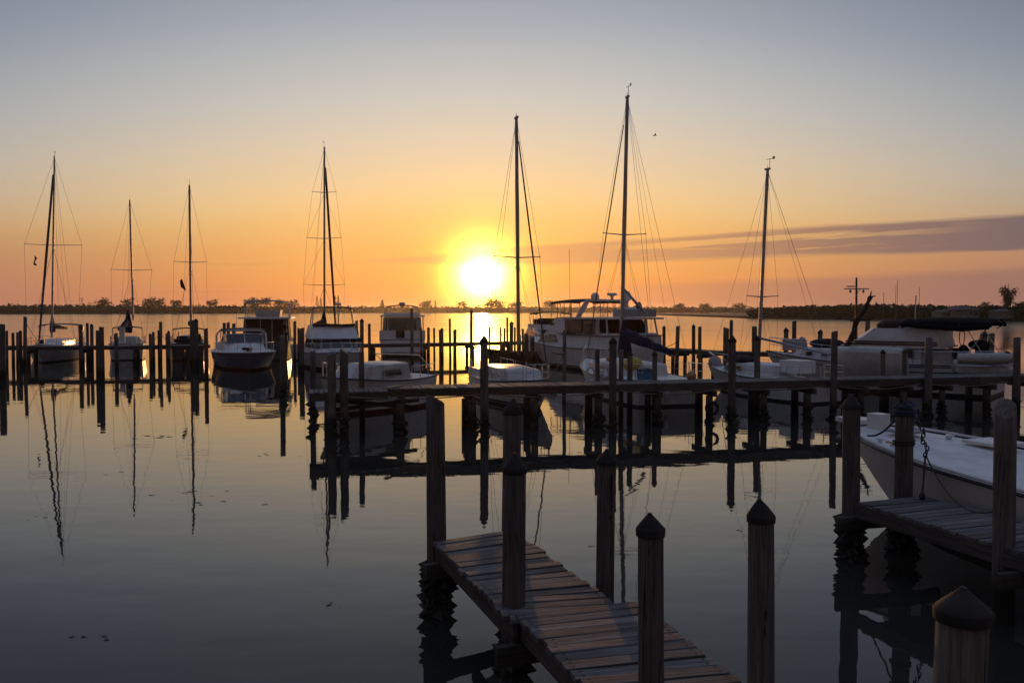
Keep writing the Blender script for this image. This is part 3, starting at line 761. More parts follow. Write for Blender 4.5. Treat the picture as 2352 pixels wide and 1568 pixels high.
row([(1525, 747.5, 60.5, 7.5, 1), (1557, 749, 57.5, 9, 0, dict(lean=(0.02, 0))), (1593, 744.5, 58, 8.5, 1), (1607.5, 750, 57.2, 8.5, 0), (1668, 753, 54, 18, 0), (1680, 735, 56.5, 8, 0),
     (1733, 750, 56, 12, 0), (1806, 752, 56, 11, 1), (1824.5, 736.5, 57, 10, 0), (1884, 756, 55, 11, 1), (1960, 757, 53, 10, 1), (1993, 738, 52, 11, 0),
     (2183, 751, 49, 11, 0), (2260, 760, 46, 15, 1), (2277, 766, 45, 14, 0)],
    'at the far right dock', 'pilings of the far right dock')
tag(MB().box(tuple(at(1674, 820, 53.6)), (0.22, 0.08, 1.0)).build('marker_panel', M['red']), 'red upright panel fixed to a piling at the far right dock', 'panel')

def far_dock(label, z, pts, wd, blocks=None):
    e = thing('far_dock', label, 'dock', (0, 0, 0))
    ps = [on(u, v, z) for u, v in pts]
    bd = MB()
    for a, b in zip(ps, ps[1:]):
        d = (b - a); L = d.length; d.normalize(); nrm = Vector((-d.y, d.x, 0))
        n = int(L / 0.16)
        for i in range(n):
            c = a + d * (i + .5) * L / n + nrm * wd / 2
            bd.box((c.x, c.y, z - .022 + R.uniform(-.006, .006)), (L / n - .014, wd + R.uniform(0, .05), .044), atan2(d.y, d.x))
        for off in (0.02, wd - .02):
            beam(e, (a.x + nrm.x * off, a.y + nrm.y * off, z - .16), (b.x + nrm.x * off, b.y + nrm.y * off, z - .16), .06, .23)
        m = max(2, int(L / 3.2))
        for i in range(m):
            c = a + d * (i + .5) * L / m
            beam(e, (c.x - nrm.x * .2, c.y - nrm.y * .2, z - .40), (c.x + nrm.x * (wd + .2), c.y + nrm.y * (wd + .2), z - .40), .1, .22, 'cross_beam')
            for off in (.15, wd - .15):
                o = post_mesh(.13, -1, z - .5, i, True).build('support_post', M['pile'], e, 50); o.location = (c.x + nrm.x * off, c.y + nrm.y * off, 0)
    o = bd.build('deck_boards', M['plank'], e, 0); o['kind'] = 'stuff'
    return e
far_dock('far dock before the three sailboats at the left', 1.4, [(-260, 797), (0, 795.5), (250, 794.5), (478, 792.5)], 1.5)
far_dock('far dock with open framing under the sun', 1.3, [(795, 791), (1045, 787.5), (1212, 784)], 1.4)
far_dock('far dock at the right behind the sailboat masts', 1.3, [(1512, 799.5), (1640, 807), (1900, 812)], 1.4)

# ---------------------------------------------------------------- boats
class Boat:
    def __init__(s, name, label, cat, pos, hv, group=None):
        s.rz = atan2(hv[1], hv[0]); s.pos = Vector((pos[0], pos[1], 0))
        s.e = thing(name, label, cat, tuple(s.pos), s.rz, group)
        s.inv = (Matrix.Translation(s.pos) @ Matrix.Rotation(s.rz, 4, 'Z')).inverted()
    def loc(s, p): return s.inv @ Vector(p)
    def part(s, name, mb, m, parent=None, smooth=35):
        return mb.build(name, M[m], parent or s.e, smooth)
    def hull(s, L, B, zb, zs, zm=None, draft=0.45, over=0.9, tr=0.75, trake=0.12, flare=0.35, zw=0.10, top='white', bot='blackbottom', deck='deckwhite', rail='stripe', full=2.3, boot=None, deckdrop=0.03, crown=0.06):
        zm = zm if zm is not None else min(zb, zs) * 0.95
        s.L, s.B = L, B
        def sheer(t):
            # parabola through the three heights
            a = 2 * (zs + zb - 2 * zm); return zs + (zb - zs) * t + a * (t * t - t) if False else (zs * (1 - t) * (1 - 2 * t) + zm * 4 * t * (1 - t) + zb * t * (2 * t - 1))
        def plan(t):
            if t < 0.38: q = t / 0.38; return tr + (1 - tr) * sin(q * pi / 2)
            q = (t - 0.38) / 0.62; return max(1 - q ** full, 0.0)
        def xx(t, z):
            f = max(0.0, min(1.0, z / zb)) if z > 0 else 0
            xb = L / 2 - over * (1 - f) ** 1.25 - (0.8 * -z if z < 0 else 0)
            xs = -L / 2 + trake * (1 - max(0, z) / zs)
            return xs + (xb - xs) * t
        def yy(t, z):
            sh = sheer(t); kk = 0.93 - flare * t ** 2
            if z >= 0: return B / 2 * plan(t) * (kk + (1 - kk) * min(z / sh, 1) ** 0.9)
            return B / 2 * plan(t) * kk * sqrt(max(0, 1 - (z / -draft) ** 2)) ** 0.9
        s.sheer, s.plan, s.xx, s.yy = sheer, plan, xx, yy
        N = 18; ts = [(i / N) for i in range(N + 1)]
        ts = [1 - (1 - t) ** 1.25 for t in ts]
        topm = MB(); lv = 6
        for sg in (1, -1):
            topm.sheet([[Vector((xx(t, z), sg * yy(t, z), z)) for z in [zw + (sheer(t) - zw) * i / lv for i in range(lv + 1)]] for t in ts])
        zl = [zw + (sheer(0) - zw) * i / lv for i in range(lv + 1)]
        topm.sheet([[Vector((xx(0, z), sg * yy(0, z), z)) for sg in (1, 0, -1)] for z in zl])
        h = s.part('hull', topm, top)
        bm_ = MB(); bl = [zw, 0.0, -draft * .45, -draft * .8, -draft]
        secs = []
        for t in ts:
            a = [Vector((xx(t, z), yy(t, z), z)) for z in bl]; b = [Vector((xx(t, z), -yy(t, z), z)) for z in reversed(bl[:-1])]
            secs.append(a + b)
        bm_.sheet(secs); bm_.add(secs[0], [tuple(range(len(secs[0])))])
        s.part('bottom_paint', bm_, bot)
        if boot:
            bt = MB()
            for sg in (1, -1):
                bt.sheet([[Vector((xx(t, z), sg * (yy(t, z) + 0.006), z)) for z in (zw + .02, zw + .05, zw + .12)] for t in ts])
            s.part('boot_stripe', bt, boot)
        dk = MB()
        dk.sheet([[Vector((xx(t, sheer(t)), k * (yy(t, sheer(t)) - .01), sheer(t) - deckdrop + crown * (1 - k * k) * plan(t))) for k in (-1, -.6, -.2, .2, .6, 1)] for t in ts])
        s.part('deck', dk, deck, smooth=50)
        for sg in (1, -1):
            s.part('rub_rail', MB().tube([(xx(t, sheer(t)), sg * yy(t, sheer(t)), sheer(t) - .02) for t in ts], 0.032, 6), rail)
        return h
    def edge(s, t, sg=1, inset=0.0, dz=0.0):
        z = s.sheer(t); return Vector((s.xx(t, z), sg * max(s.yy(t, z) - inset, 0), z + dz))
    def rails(s, t0, t1, n, ht, name='bow_rail', around=True, inset=.1, r=.016, mid=False, ends=False):
        ts = [t0 + (t1 - t0) * i / n for i in range(n + 1)]
        pt = [s.edge(t, 1, inset, ht) for t in ts]; sb = [s.edge(t, -1, inset, ht) for t in ts]
        dn = Vector((0, 0, ht))
        for path in ([pt + list(reversed(sb))] if around else [pt, sb]):
            m = MB(); m.tube(path, r, 6)
            if mid: m.tube([p - dn * .5 for p in path], r * .7, 5)
            for q in path: m.tube([q, q - dn], r * .9, 5)
            s.part(name, m, 'steel')
    def lifelines(s, t0, t1, n, ht=.62, inset=.1):
        for sg in (1, -1):
            ps = [s.edge(t0 + (t1 - t0) * i / n, sg, inset) for i in range(n + 1)]
            for p in ps: s.part('stanchion', MB().tube([p, p + Vector((0, 0, ht))], .014, 5), 'steel')
            m = MB()
            for hh in (ht * .97, ht * .5): m.tube([p + Vector((0, 0, hh)) for p in ps], .007, 4)
            s.part('lifeline', m, 'wire')
    def panel(s, name, pts, m, th=.02, parent=None):
        pts = [Vector(p) for p in pts]; n = (pts[1] - pts[0]).cross(pts[2] - pts[0]).normalized()
        return s.part(name, MB().slab([p - n * th * .3 for p in pts], n * th), m, parent, 0)
    def cabin(s, x0, x1, w0, w1, z0, z1, m='white', slope=.25, aft=.05, inn=.1, name='cabin'):
        """trunk cabin, x0 aft, x1 forward"""
        base = [(x0, -w0 / 2), (x1 - .25 * (w1), -w1 / 2), (x1, -w1 * .28), (x1, w1 * .28), (x1 - .25 * w1, w1 / 2), (x0, w0 / 2)]
        top = [(x0 + aft, -w0 / 2 + inn), (x1 - .25 * w1 - slope, -w1 / 2 + inn), (x1 - slope * 1.2, -w1 * .2), (x1 - slope * 1.2, w1 * .2), (x1 - .25 * w1 - slope, w1 / 2 - inn), (x0 + aft, w0 / 2 - inn)]
        mb = MB(); zc = z1 + .05
        mid = [(a[0] * .85 + b[0] * .15, a[1] * .85 + b[1] * .15) for a, b in zip(top, base)]
        cen = [(x * .9 + sum(q[0] for q in top) / 6 * .1, y * .55) for x, y in top]
        mb.loft([[Vector((x, y, z0)) for x, y in base], [Vector((x, y, z1 - .05)) for x, y in mid], [Vector((x, y, z1)) for x, y in [(q[0] * .97 + 0.03 * (x0 + x1) / 2, q[1] * .95) for q in top]], [Vector((x, y, zc)) for x, y in cen]], True)
        return s.part(name, mb, m, smooth=30)
    def porthole(s, x, y, z, r, sg):
        ring = MB().lathe([(r * 1.25, 0), (r * 1.25, .03), (r * .95, .035), (r * .9, .012)], n=14, cap=False)
        o = s.part('porthole', ring, 'steel'); o.location = (x, y, z); o.rotation_euler = (-sg * pi / 2, 0, 0)
        g = s.part('pane', MB().lathe([(r, .0), (r, .014)], n=14), 'glass', o)
    def rig(s, base, top, d, spreaders, chain_x, chain_y, r=.075, wire=.009, furl=None, bow=None, stern=None, boom=None, cover=None, coverm='bluecanvas', twin=False, vane='bird', masthalf=.0, crossdir=None):
        b, t = s.loc(at(base[0], base[1], d)), s.loc(at(top[0], top[1], d))
        s.mb, s.mt = b, t
        if crossdir is None: crossdir = Vector((0, 1, 0))
        ms = s.part('mast', MB().tube([b, b.lerp(t, .5), b.lerp(t, .97), t], [r, r * .95, r * .85, r * .7], 10), 'alu', smooth=50)
        hd = MB().box(t + Vector((0, 0, .03)), (.32, .10, .09)); hd.tube([t, t + Vector((0, 0, .22))], .012, 5)
        s.part('masthead', hd, 'alu', ms)
        if vane:
            v = MB(); q = t + Vector((-.14, 0, .05)); up = Vector((0, 0, .42))
            v.tube([t + Vector((0, 0, .05)), q, q + up], .012, 5); v.bar(q + up + Vector((-.25, 0, 0)), q + up + Vector((.25, 0, .02)), .02, .02)
            v.box(q + up + Vector((-.27, 0, .03)), (.14, .01, .12))
            s.part('wind_vane', v, 'black', ms)
        tips = {1: [], -1: []}
        for zf, hw in spreaders:
            c = b.lerp(t, zf)
            for sg in (1, -1):
                tip = c + crossdir * sg * hw + Vector((-.08, 0, .06)); tips[sg].append(tip)
                sp = s.part('spreader', MB().tube([c, tip], [.032, .02], 6), 'alu', ms)
                MB().ball(tip, .035, 6, 4).build('tip_boot', M['greycanvas'], sp)
        for sg in (1, -1):
            ch = Vector((chain_x, sg * chain_y, s.sheer(.5)))
            path = [t] + list(reversed(tips[sg])) + [ch] if True else 0
            for p, q in zip(path, path[1:]): s.part('shroud', MB().tube([p, q], wire, 4), 'wire')
            for i, (zf, hw) in enumerate(spreaders):
                c = b.lerp(t, zf - .005); low = ch + Vector((.35, -sg * .08, 0)) if i == 0 else tips[sg][i - 1]
                s.part('shroud', MB().tube([c, low], wire * .8, 4), 'wire')
                if i == 0: s.part('shroud', MB().tube([c, ch + Vector((-.4, -sg * .08, 0))], wire * .8, 4), 'wire')
        if bow is not None:
            f0 = t.lerp(b, .02)
            if furl:
                n = 14; pts = [Vector(bow).lerp(f0, .02 + .9 * i / n) for i in range(n + 1)]
                s.part('furled_headsail', MB().tube(pts, [furl * (.75 + .35 * sin(i / n * pi * .9) + R.uniform(-.05, .05)) for i in range(n + 1)], 7), 'sailcloth')
            s.part('forestay', MB().tube([bow, f0], wire * 1.1, 4), 'wire')
        if stern is not None:
            for q in stern: s.part('backstay', MB().tube([q, t.lerp(b, .005)], wire, 4), 'wire')
        # halyards hanging just off the mast
        for off in ((.16, .05), (-.18, -.06)):
            o = Vector((off[0], off[1], 0)); s.part('halyard', MB().tube([b + o * 1.4 + Vector((0, 0, .3)), t + o * .4], wire * .7, 4), 'wire')
        if boom:
            p0, p1 = Vector(boom[0]), Vector(boom[1])
            bo = s.part('boom', MB().tube([p0, p1], [.06, .05], 8), 'alu')
            s.part('topping_lift', MB().tube([p1, t], wire * .7, 4), 'wire')
            if cover:
                n = 12; secs = []
                for i in range(n + 1):
                    q = i / n; c = p0.lerp(p1, q * .97); hh = cover * (1.15 - .75 * q) * (1 + .08 * sin(i * 2.3)); wd = cover * (.55 - .2 * q)
                    sag = -.05 * sin(i * 1.7) * cover
                    dirx = (p1 - p0).normalized(); nn = dirx.cross(Vector((0, 0, 1))).normalized()
                    secs.append([c + nn * wd * cos(a) * .8 + Vector((0, 0, .02 + sag + hh * (.42 + .55 * sin(a)))) for a in [2 * pi * k / 10 for k in range(10)]])
                s.part('sail_cover', MB().loft(secs, True), coverm, bo, 60)
        return ms
    def bimini(s, x0, x1, hw, z0, z1, m='darkcanvas', bows=3, arch=.12, r=.018, foot=None, name='bimini_top'):
        rows = []
        for i in range(7):
            t = i / 6; x = x0 + (x1 - x0) * t; rows.append([Vector((x, hw * k, z1 + arch * (1 - k * k) * 1.0 + .05 * sin(t * pi) - (.09 if abs(k) > .98 else 0))) for k in (-1, -.97, -.7, -.35, 0, .35, .7, .97, 1)])
        top = MB(); top.loft([list(q) + [p - Vector((0, 0, .035)) for p in reversed(q)] for q in rows], True)
        o = s.part(name, top, m, smooth=50)
        foot = foot or [(x0 + x1) / 2] * bows
        for i in range(bows):
            x = x0 + (x1 - x0) * (.03 + .94 * i / max(1, bows - 1))
            s.part('frame_bow', MB().tube([(foot[i % len(foot)], -hw * .98, z0), (x, -hw * .99, z1 - .04), (x, -hw * .7, z1 + arch * .4), (x, 0, z1 + arch * .85), (x, hw * .7, z1 + arch * .4), (x, hw * .99, z1 - .04), (foot[i % len(foot)], hw * .98, z0)], r, 6), 'steel', o)
        return o
def cone_cover(bt, p, h, r, m):
    """sail cover boot laced round the mast foot"""
    s = []
    for i, (q, k) in enumerate([(0, .9), (.2, 1.0), (.45, .85), (.75, .5), (1, .2)]):
        s.append([Vector((p[0] + r * k * 1.5 * cos(a) - r * .5 * (1 - q), p[1] + r * k * .8 * sin(a), p[2] + h * q + .05 * sin(a * 3 + i))) for a in [2 * pi * j / 12 for j in range(12)]])
    return bt.part('mast_cover', MB().loft(s, True), m, smooth=60)

GS = 'sailing boats at the moorings'
# -- leftmost sailboat, bow to camera
hv = Vector((.30, -.954)); mp = at(119, 775, 69)
b = Boat('sailboat', 'leftmost white sailboat with dark furled headsail, bow towards the dock', 'sailboat', (mp.x - hv.x * .8, 69 - hv.y * .8), hv, GS)
b.hull(11.4, 3.9, 1.45, 1.2, 1.15, over=1.3, tr=.7, top='cream', bot='blackbottom')
b.cabin(-2.6, 2.4, 2.4, 1.9, 1.1, 1.62, 'white', slope=.5)
for x in (-1.8, -.7, .4):
    for sg in (1, -1): b.panel('window', [(x, sg * 1.16, 1.28), (x + .7, sg * 1.13, 1.28), (x + .66, sg * 1.10, 1.45), (x + .05, sg * 1.13, 1.45)][::sg], 'glass')
b.rails(.86, .99, 3, .65, 'pulpit', mid=True); b.rails(.0, .12, 2, .65, 'pushpit', around=False); b.lifelines(.15, .84, 5)
bw = b.edge(.985, 1, 0, .1); bw.y = 0
b.rig((119, 775), (125, 362), 69, [(.515, 2.05)], .6, 1.8, furl=.085, bow=bw, stern=[(-5.6, .6, 1.2), (-5.6, -.6, 1.2)], wire=.0085,
      boom=((.55, 0, 2.55), (-3.9, .3, 2.4)), cover=.34, coverm='darkcanvas')
cone_cover(b, (.55, 0, 2.25), 1.4, .27, 'bluecanvas')
b.bimini(-4.6, -1.9, 1.5, 1.2, 2.75, 'sailcloth', 3, .1)
b.part('windlass', MB().box((4.6, 0, 1.62), (.5, .4, .3)), 'black')
fl = MB(); fl.loft([[Vector((.8, -1.15 + .05 * sin(i), 8.3 - .13 * i)), Vector((.8, -1.15 + .13 + .08 * sin(i * 1.3), 8.22 - .12 * i))] for i in range(7)], False, False)
b.part('pennant', fl, 'darkcanvas', smooth=60)
# -- second sailboat, stern to camera
hv = Vector((-.38, .925)); tc = Vector((-30.6, 69.0))
b = Boat('sailboat', 'second sailboat from the left with navy cover at the mast foot, stern to camera', 'sailboat', (tc.x + hv.x * 4.7, tc.y + hv.y * 4.7), hv, GS)
b.hull(9.4, 2.9, 1.5, 1.35, 1.25, over=1.3, tr=.82, top='cream', bot='blackbottom', trake=.05)
b.cabin(-1.4, 2.3, 2.0, 1.5, 1.2, 1.75, 'white', slope=.5)
for sg in (1, -1):
    for x in (-.9, .2): b.panel('window', [(x, sg * .96, 1.4), (x + .75, sg * .92, 1.4), (x + .7, sg * .90, 1.57), (x + .05, sg * .93, 1.57)][::sg], 'glass')
b.rails(.0, .16, 3, .62, 'pushpit', around=False, mid=True); b.rails(.87, .99, 3, .62, 'pulpit'); b.lifelines(.2, .84, 4)
b.rig((306, 735), (298, 462), 72.8, [(.42, 1.55)], .4, 1.35, bow=(4.6, 0, 1.55), stern=[(-4.7, 0, 1.5)], wire=.0085, boom=((.2, 0, 2.75), (-3.4, .6, 2.35)), cover=.55, vane=None)
cone_cover(b, (.2, 0, 2.1), 1.9, .42, 'bluecanvas')
b.bimini(-3.6, -2.1, 1.1, 1.35, 2.55, 'bluecanvas', 3, .1)
b.part('outboard_motor', MB().box((-4.85, -.5, 1.55), (.35, .38, .6)).box((-4.88, -.5, .9), (.2, .2, .9)), 'white')
b.part('dinghy_pole', MB().box((-4.3, .35, 1.95), (.3, .42, 1.4)), 'white')
# -- third sailboat, dark hull
hv = Vector((-.32, .947)); tc = Vector((-25.6, 68.6))
b = Boat('sailboat', 'third sailboat from the left, dark cluttered hull with a flag in the rigging', 'sailboat', (tc.x + hv.x * 4.9, tc.y + hv.y * 4.9), hv, GS)
b.hull(9.8, 3.1, 1.6, 1.4, 1.3, over=1.3, tr=.78, top='darkhull', bot='redbottom', deck='cream')
b.cabin(-1.6, 2.4, 2.1, 1.6, 1.25, 1.85, 'cream', slope=.5)
for sg in (1, -1): b.panel('window', [(-1.0, sg * 1.0, 1.45), (.6, sg * .96, 1.45), (.5, sg * .93, 1.62), (-.9, sg * .97, 1.62)][::sg], 'glass')
b.rails(.0, .16, 3, .62, 'pushpit', around=False, mid=True); b.rails(.87, .99, 3, .62, 'pulpit'); b.lifelines(.2, .84, 4)
b.rig((439, 770), (435, 427), 72.5, [(.49, 1.28)], .4, 1.4, r=.10, bow=(4.8, 0, 1.65), stern=[(-4.8, .5, 1.4), (-4.8, -.5, 1.4)], wire=.0085, boom=((.2, 0, 2.7), (-3.6, -.4, 2.6)), cover=.36, coverm='darkcanvas', furl=.085)
b.bimini(-3.8, -1.9, 1.2, 1.4, 2.45, 'darkcanvas', 3, .1)
dg = MB(); dg.loft([[Vector((-5.2 + .5 * cos(a) * k, -1.0 + 2.0 * q, 1.75 + .32 * sin(a) * k)) for a in [pi + pi * j / 8 for j in range(9)]] for q, k in ((0, .35), (.15, .8), (.4, 1), (.8, 1), (1, .9))], False, False)
b.part('davit_dinghy', dg, 'darkhull')
for y in (-.7, .7): b.part('davit', MB().tube([(-4.6, y, 1.4), (-4.7, y, 2.2), (-5.3, y, 2.3)], .035, 6), 'steel')
b.part('cockpit_clutter', MB().box((-3.0, .5, 1.65), (.9, .6, .5), .3).ball((-3.6, -.5, 1.7), (.35, .3, .3)).box((-2.3, -.6, 1.7), (.5, .4, .7), .7), 'darkcanvas')
fl = MB(); c0 = b.loc(at(413, 645, 70)); c1 = b.loc(at(418, 640, 70)); c2 = b.loc(at(427, 665, 70)); c3 = b.loc(at(415, 659, 70))
fl.slab([c1, c2, c2 + Vector((0, 0, -.1)), c3, c0], (.015, .0, 0)); b.part('flag', fl, 'darkcanvas', smooth=0)
# -- fourth: triple spreader mast behind the flybridge boat
b = Boat('sailboat', 'sailboat with tall triple spreader mast behind the white flybridge boat', 'sailboat', (-16.0, 74.2), (0, 1), GS)
b.hull(12, 3.8, 1.6, 1.3, 1.2, over=1.4, tr=.75, top='white', bot='bluebottom')
b.cabin(-2, 2.8, 2.4, 1.9, 1.2, 1.75, 'white', slope=.6)
for sg in (1, -1): b.panel('window', [(-1.2, sg * 1.16, 1.4), (1.2, sg * 1.12, 1.4), (1.1, sg * 1.08, 1.58), (-1.1, sg * 1.12, 1.58)][::sg], 'glass')
b.lifelines(.1, .86, 5)
b.rig((745, 770), (745, 341), 74, [(.27, 1.75), (.52, 1.45), (.765, 1.0)], 0, 1.7, r=.09, bow=(5.3, .1, 1.7), furl=.10, stern=[(-6, 0, 1.3)], wire=.0085, boom=((-.2, 0, 2.9), (-4.8, 0, 2.7)), cover=.35, coverm='darkcanvas')
cone_cover(b, (-.2, 0, 2.5), 1.5, .32, 'darkcanvas')
b.part('radar_dome', MB().lathe([(.05, 0), (.28, .05), (.28, .2), (.1, .3)], (4.9, -.2, 4.4)).tube([(4.9, -.2, 1.6), (4.9, -.2, 4.4)], .05, 6), 'white')
# -- near centre sailboat (mast right of the sun)
hv = Vector((.30, -.954)); mp = at(1190, 780, 37)
b = Boat('sailboat', 'white sailboat with round portholes, mast just right of the sun', 'sailboat', (mp.x - hv.x * .6, 37 - hv.y * .6), hv, GS)
b.hull(9.0, 2.65, 1.35, 1.1, 1.02, over=1.2, tr=.65, top='white', bot='blackbottom', boot='stripe')
b.cabin(-2.2, 2.2, 2.0, 1.6, 1.0, 1.52, 'cream', slope=.5)
for sg in (1, -1):
    for x in (-1.5, -.7, .1, .9): b.porthole(x, sg * (.97 - .02 * x), 1.27, .1, sg)
b.rails(.86, .99, 3, .6, 'pulpit', mid=True); b.rails(0, .14, 2, .6, 'pushpit', around=False, mid=True); b.lifelines(.16, .84, 5, .6)
b.rig((1191, 790), (1186, 272), 37, [(.385, 1.02)], .5, 1.3, r=.085, furl=.032, bow=(4.35, 0, 1.45), stern=[(-4.5, 0, 1.1)], wire=.0075, boom=None, vane=None)
b.part('hatch', MB().box((2.9, 0, 1.16), (.6, .6, .09)), 'deckwhite')
b.part('cockpit_coaming', MB().box((-3.0, .95, 1.2), (1.8, .12, .28)).box((-3.0, -.95, 1.2), (1.8, .12, .28)), 'white')
# -- near right sailboat, cluttered stern to camera
hv = Vector((-.24, .971)); tc = Vector((6.56, 35.4))
b = Boat('sailboat', 'cluttered sailboat with the tallest mast and blue covered boom, stern to camera', 'sailboat', (tc.x + hv.x * 5.5, tc.y + hv.y * 5.5), hv, GS)
S6 = b
b.hull(11.0, 3.6, 1.5, 1.15, 1.1, over=1.3, tr=.78, top='white', bot='blackbottom', trake=.5, draft=.5)
b.cabin(-2.4, 2.6, 2.4, 1.8, 1.05, 1.62, 'white', slope=.5)
for sg in (1, -1):
    for x in (-1.6, -.3, 1.0): b.panel('window', [(x, sg * 1.15, 1.25), (x + .8, sg * 1.11, 1.25), (x + .75, sg * 1.08, 1.43), (x + .05, sg * 1.12, 1.43)][::sg], 'glass')
b.rails(.0, .16, 3, .66, 'pushpit', around=False, mid=True); b.rails(.87, .99, 3, .62, 'pulpit'); b.lifelines(.2, .85, 5)
b.rig((1427, 800), (1441, 224), 41, [(.455, 1.06)], .3, 1.7, r=.10, furl=.026, bow=(5.3, 0, 1.6), stern=[(-5.4, .7, 1.2), (-5.4, -.9, 1.2)], wire=.0075,
      boom=((.0, 0, 2.62), b.loc(at(1546, 817, 36.8))), cover=.52)
cone_cover(b, (.0, 0, 1.75), 1.75, .36, 'bluecanvas')
b.part('whisker_pole', MB().tube([b.loc(at(1434, 664, 41)), b.loc(at(1484, 722, 41))], [.045, .09], 7), 'alu')
b.part('mooring_fender', MB().ball(b.loc(at(1530, 906, 35.3)), (.12, .12, .28)), 'greycanvas')
# -- far right small sailboat
hv = Vector((-.42, .907)); cc = Vector((11.72, 40.6))
b = Boat('sailboat', 'small white sailboat with leaning rightmost mast and bare grey boom', 'sailboat', cc, hv, GS)
b.hull(8.2, 2.7, 1.3, 1.05, .98, over=1.1, tr=.72, top='white', bot='blackbottom', rail='stripe', boot=None)
b.cabin(-1.2, 2.5, 1.9, 1.5, .98, 1.5, 'white', slope=.45)
for sg in (1, -1):
    for x in (.4, 1.15): b.panel('window', [(x, sg * .92, 1.18), (x + .52, sg * .88, 1.18), (x + .46, sg * .86, 1.38), (x + .06, sg * .89, 1.38)][::sg], 'glass')
b.rails(.86, .99, 3, .58, 'pulpit', mid=True); b.rails(0, .16, 2, .58, 'pushpit', around=False, mid=True); b.lifelines(.2, .84, 4, .58)
b.rig((1741, 845), (1763, 390), 41, [(.36, .92)], .4, 1.2, r=.085, bow=(3.9, 0, 1.35), stern=[(-4.1, 0, 1.05), (-4.1, -.6, 1.05)], wire=.0075, boom=(b.loc(at(1748, 777, 41)), b.loc(at(1907, 814, 37.6))), cover=None)
b.part('companion_box', MB().box((-1.9, -.35, 1.48), (1.3, .9, .55)), 'white')
b.part('boarding_ladder', MB().tube([(-4.1, -.25, .4), (-4.0, -.25, 1.7)], .02, 5).tube([(-4.1, .15, .4), (-4.0, .15, 1.7)], .02, 5).bar((-4.1, -.25, .7), (-4.1, .15, .7), .03, .03).bar((-4.08, -.25, 1.0), (-4.08, .15, 1.0), .03, .03), 'steel')
b.part('bow_canvas', MB().ball((3.5, 0, 1.4), (.35, .3, .3)), 'greycanvas')
b.part('cabin_canvas', MB().ball((1.2, .2, 1.62), (.9, .6, .22)), 'darkcanvas')

# -- white cabin boat with blue cover, behind the left end of the boardwalk
hv = Vector((-.45, -.893)); cc = Vector((-5.65, 34.8))
b = Boat('cabin_boat', 'white cabin boat with folded blue cover behind the boardwalk left end', 'boat', cc, hv, 'powerboats at the moorings')
b.hull(6.3, 2.7, 1.55, 1.25, 1.25, over=.9, tr=.85, top='white', bot='redbottom', full=2.6, zw=.14)
b.cabin(-1.3, 2.0, 2.1, 1.6, 1.22, 1.86, 'cream', slope=.5)
for sg in (1, -1):
    b.panel('window', [(-.7, sg * 1.01, 1.42), (.5, sg * .96, 1.42), (.42, sg * .93, 1.64), (-.62, sg * .97, 1.64)][::sg], 'glass')
b.rails(.62, .98, 4, .55, 'bow_rail'); b.rails(0, .34, 3, .5, 'stern_rail', around=False)
s_ = []
for i in range(9):
    q = i / 8; s_.append([Vector((-2.9 + 1.9 * q, -1.15 + .0 * q + .55 * k * 2.1, 1.72 + .14 * sin(k * pi) + .04 * sin(i * 2.1 + k * 5))) for k in (0, .12, .3, .5, .7, .88, 1)])
cv = MB(); cv.loft([r_ + [p - Vector((0, 0, .26)) for p in reversed(r_)] for r_ in s_], True); b.part('folded_cover', cv, 'bluecanvas', smooth=50)
b.part('folded_frame', MB().tube([(-2.8, 1.1, 1.5), (-1.8, 1.1, 2.15), (-1.8, -1.1, 2.15), (-2.8, -1.1, 1.5)], .02, 6), 'steel')
b.part('coiled_line', MB().tube([(-.2 + .22 * cos(a) + .02 * a, -1.05 - .02 * a, 1.45 + .16 * sin(a)) for a in [k * .4 for k in range(40)]], .018, 5), 'rope')
b.part('cleat', MB().box((2.6, 0, 1.62), (.3, .06, .06)).box((2.6, 0, 1.58), (.1, .05, .08)), 'steel')

GP = 'powerboats at the moorings'
# -- blue hulled boat, bow to camera
hv = Vector((.36, -.933)); bow = at(575, 815, 56)
b = Boat('motor_cruiser', 'navy hulled cruiser with white foredeck and red bottom, bow to camera', 'boat', (bow.x - hv.x * 5.8, 56 - hv.y * 5.8), hv, GP)
b.hull(11.8, 4.3, 1.28, 1.05, 1.12, over=.9, tr=.85, top='navy', bot='redbottom', full=3.2, flare=.35, rail='white', zw=.16, crown=.12)
b.cabin(-3.4, 2.2, 3.3, 2.7, 1.12, 1.72, 'white', slope=.9)
ws = [(1.05, 1.15, 1.74), (1.05, -1.15, 1.74), (.45, -1.05, 2.3), (.45, 1.05, 2.3)]
b.panel('windshield', [(1.1, .05, 1.76), (1.02, 1.2, 1.76), (.45, 1.08, 2.3), (.5, .05, 2.32)], 'glass', .03)
b.panel('windshield', [(1.02, -1.2, 1.76), (1.1, -.05, 1.76), (.5, -.05, 2.32), (.45, -1.08, 2.3)], 'glass', .03)
for sg in (1, -1): b.panel('side_window', [(-1.4, sg * 1.45, 1.75), (.95, sg * 1.25, 1.75), (.4, sg * 1.15, 2.28), (-1.2, sg * 1.35, 2.28)][::sg], 'glass', .03)
b.part('windshield_frame', MB().tube([(1.1, 0, 1.76), (.48, 0, 2.33)], .03).tube([(-1.2, 1.36, 2.3), (.45, 1.1, 2.32), (.52, 0, 2.35), (.45, -1.1, 2.32), (-1.2, -1.36, 2.3)], .03), 'white')
b.part('radar_arch', MB().tube([(-2.1, 1.75, 1.2), (-2.4, 1.72, 2.25), (-2.5, 1.45, 2.52), (-2.5, -1.45, 2.52), (-2.4, -1.72, 2.25), (-2.1, -1.75, 1.2)], .075, 8), 'white')
b.bimini(-2.3, -.3, 1.5, 1.75, 2.62, 'browncanvas', 2, .06)
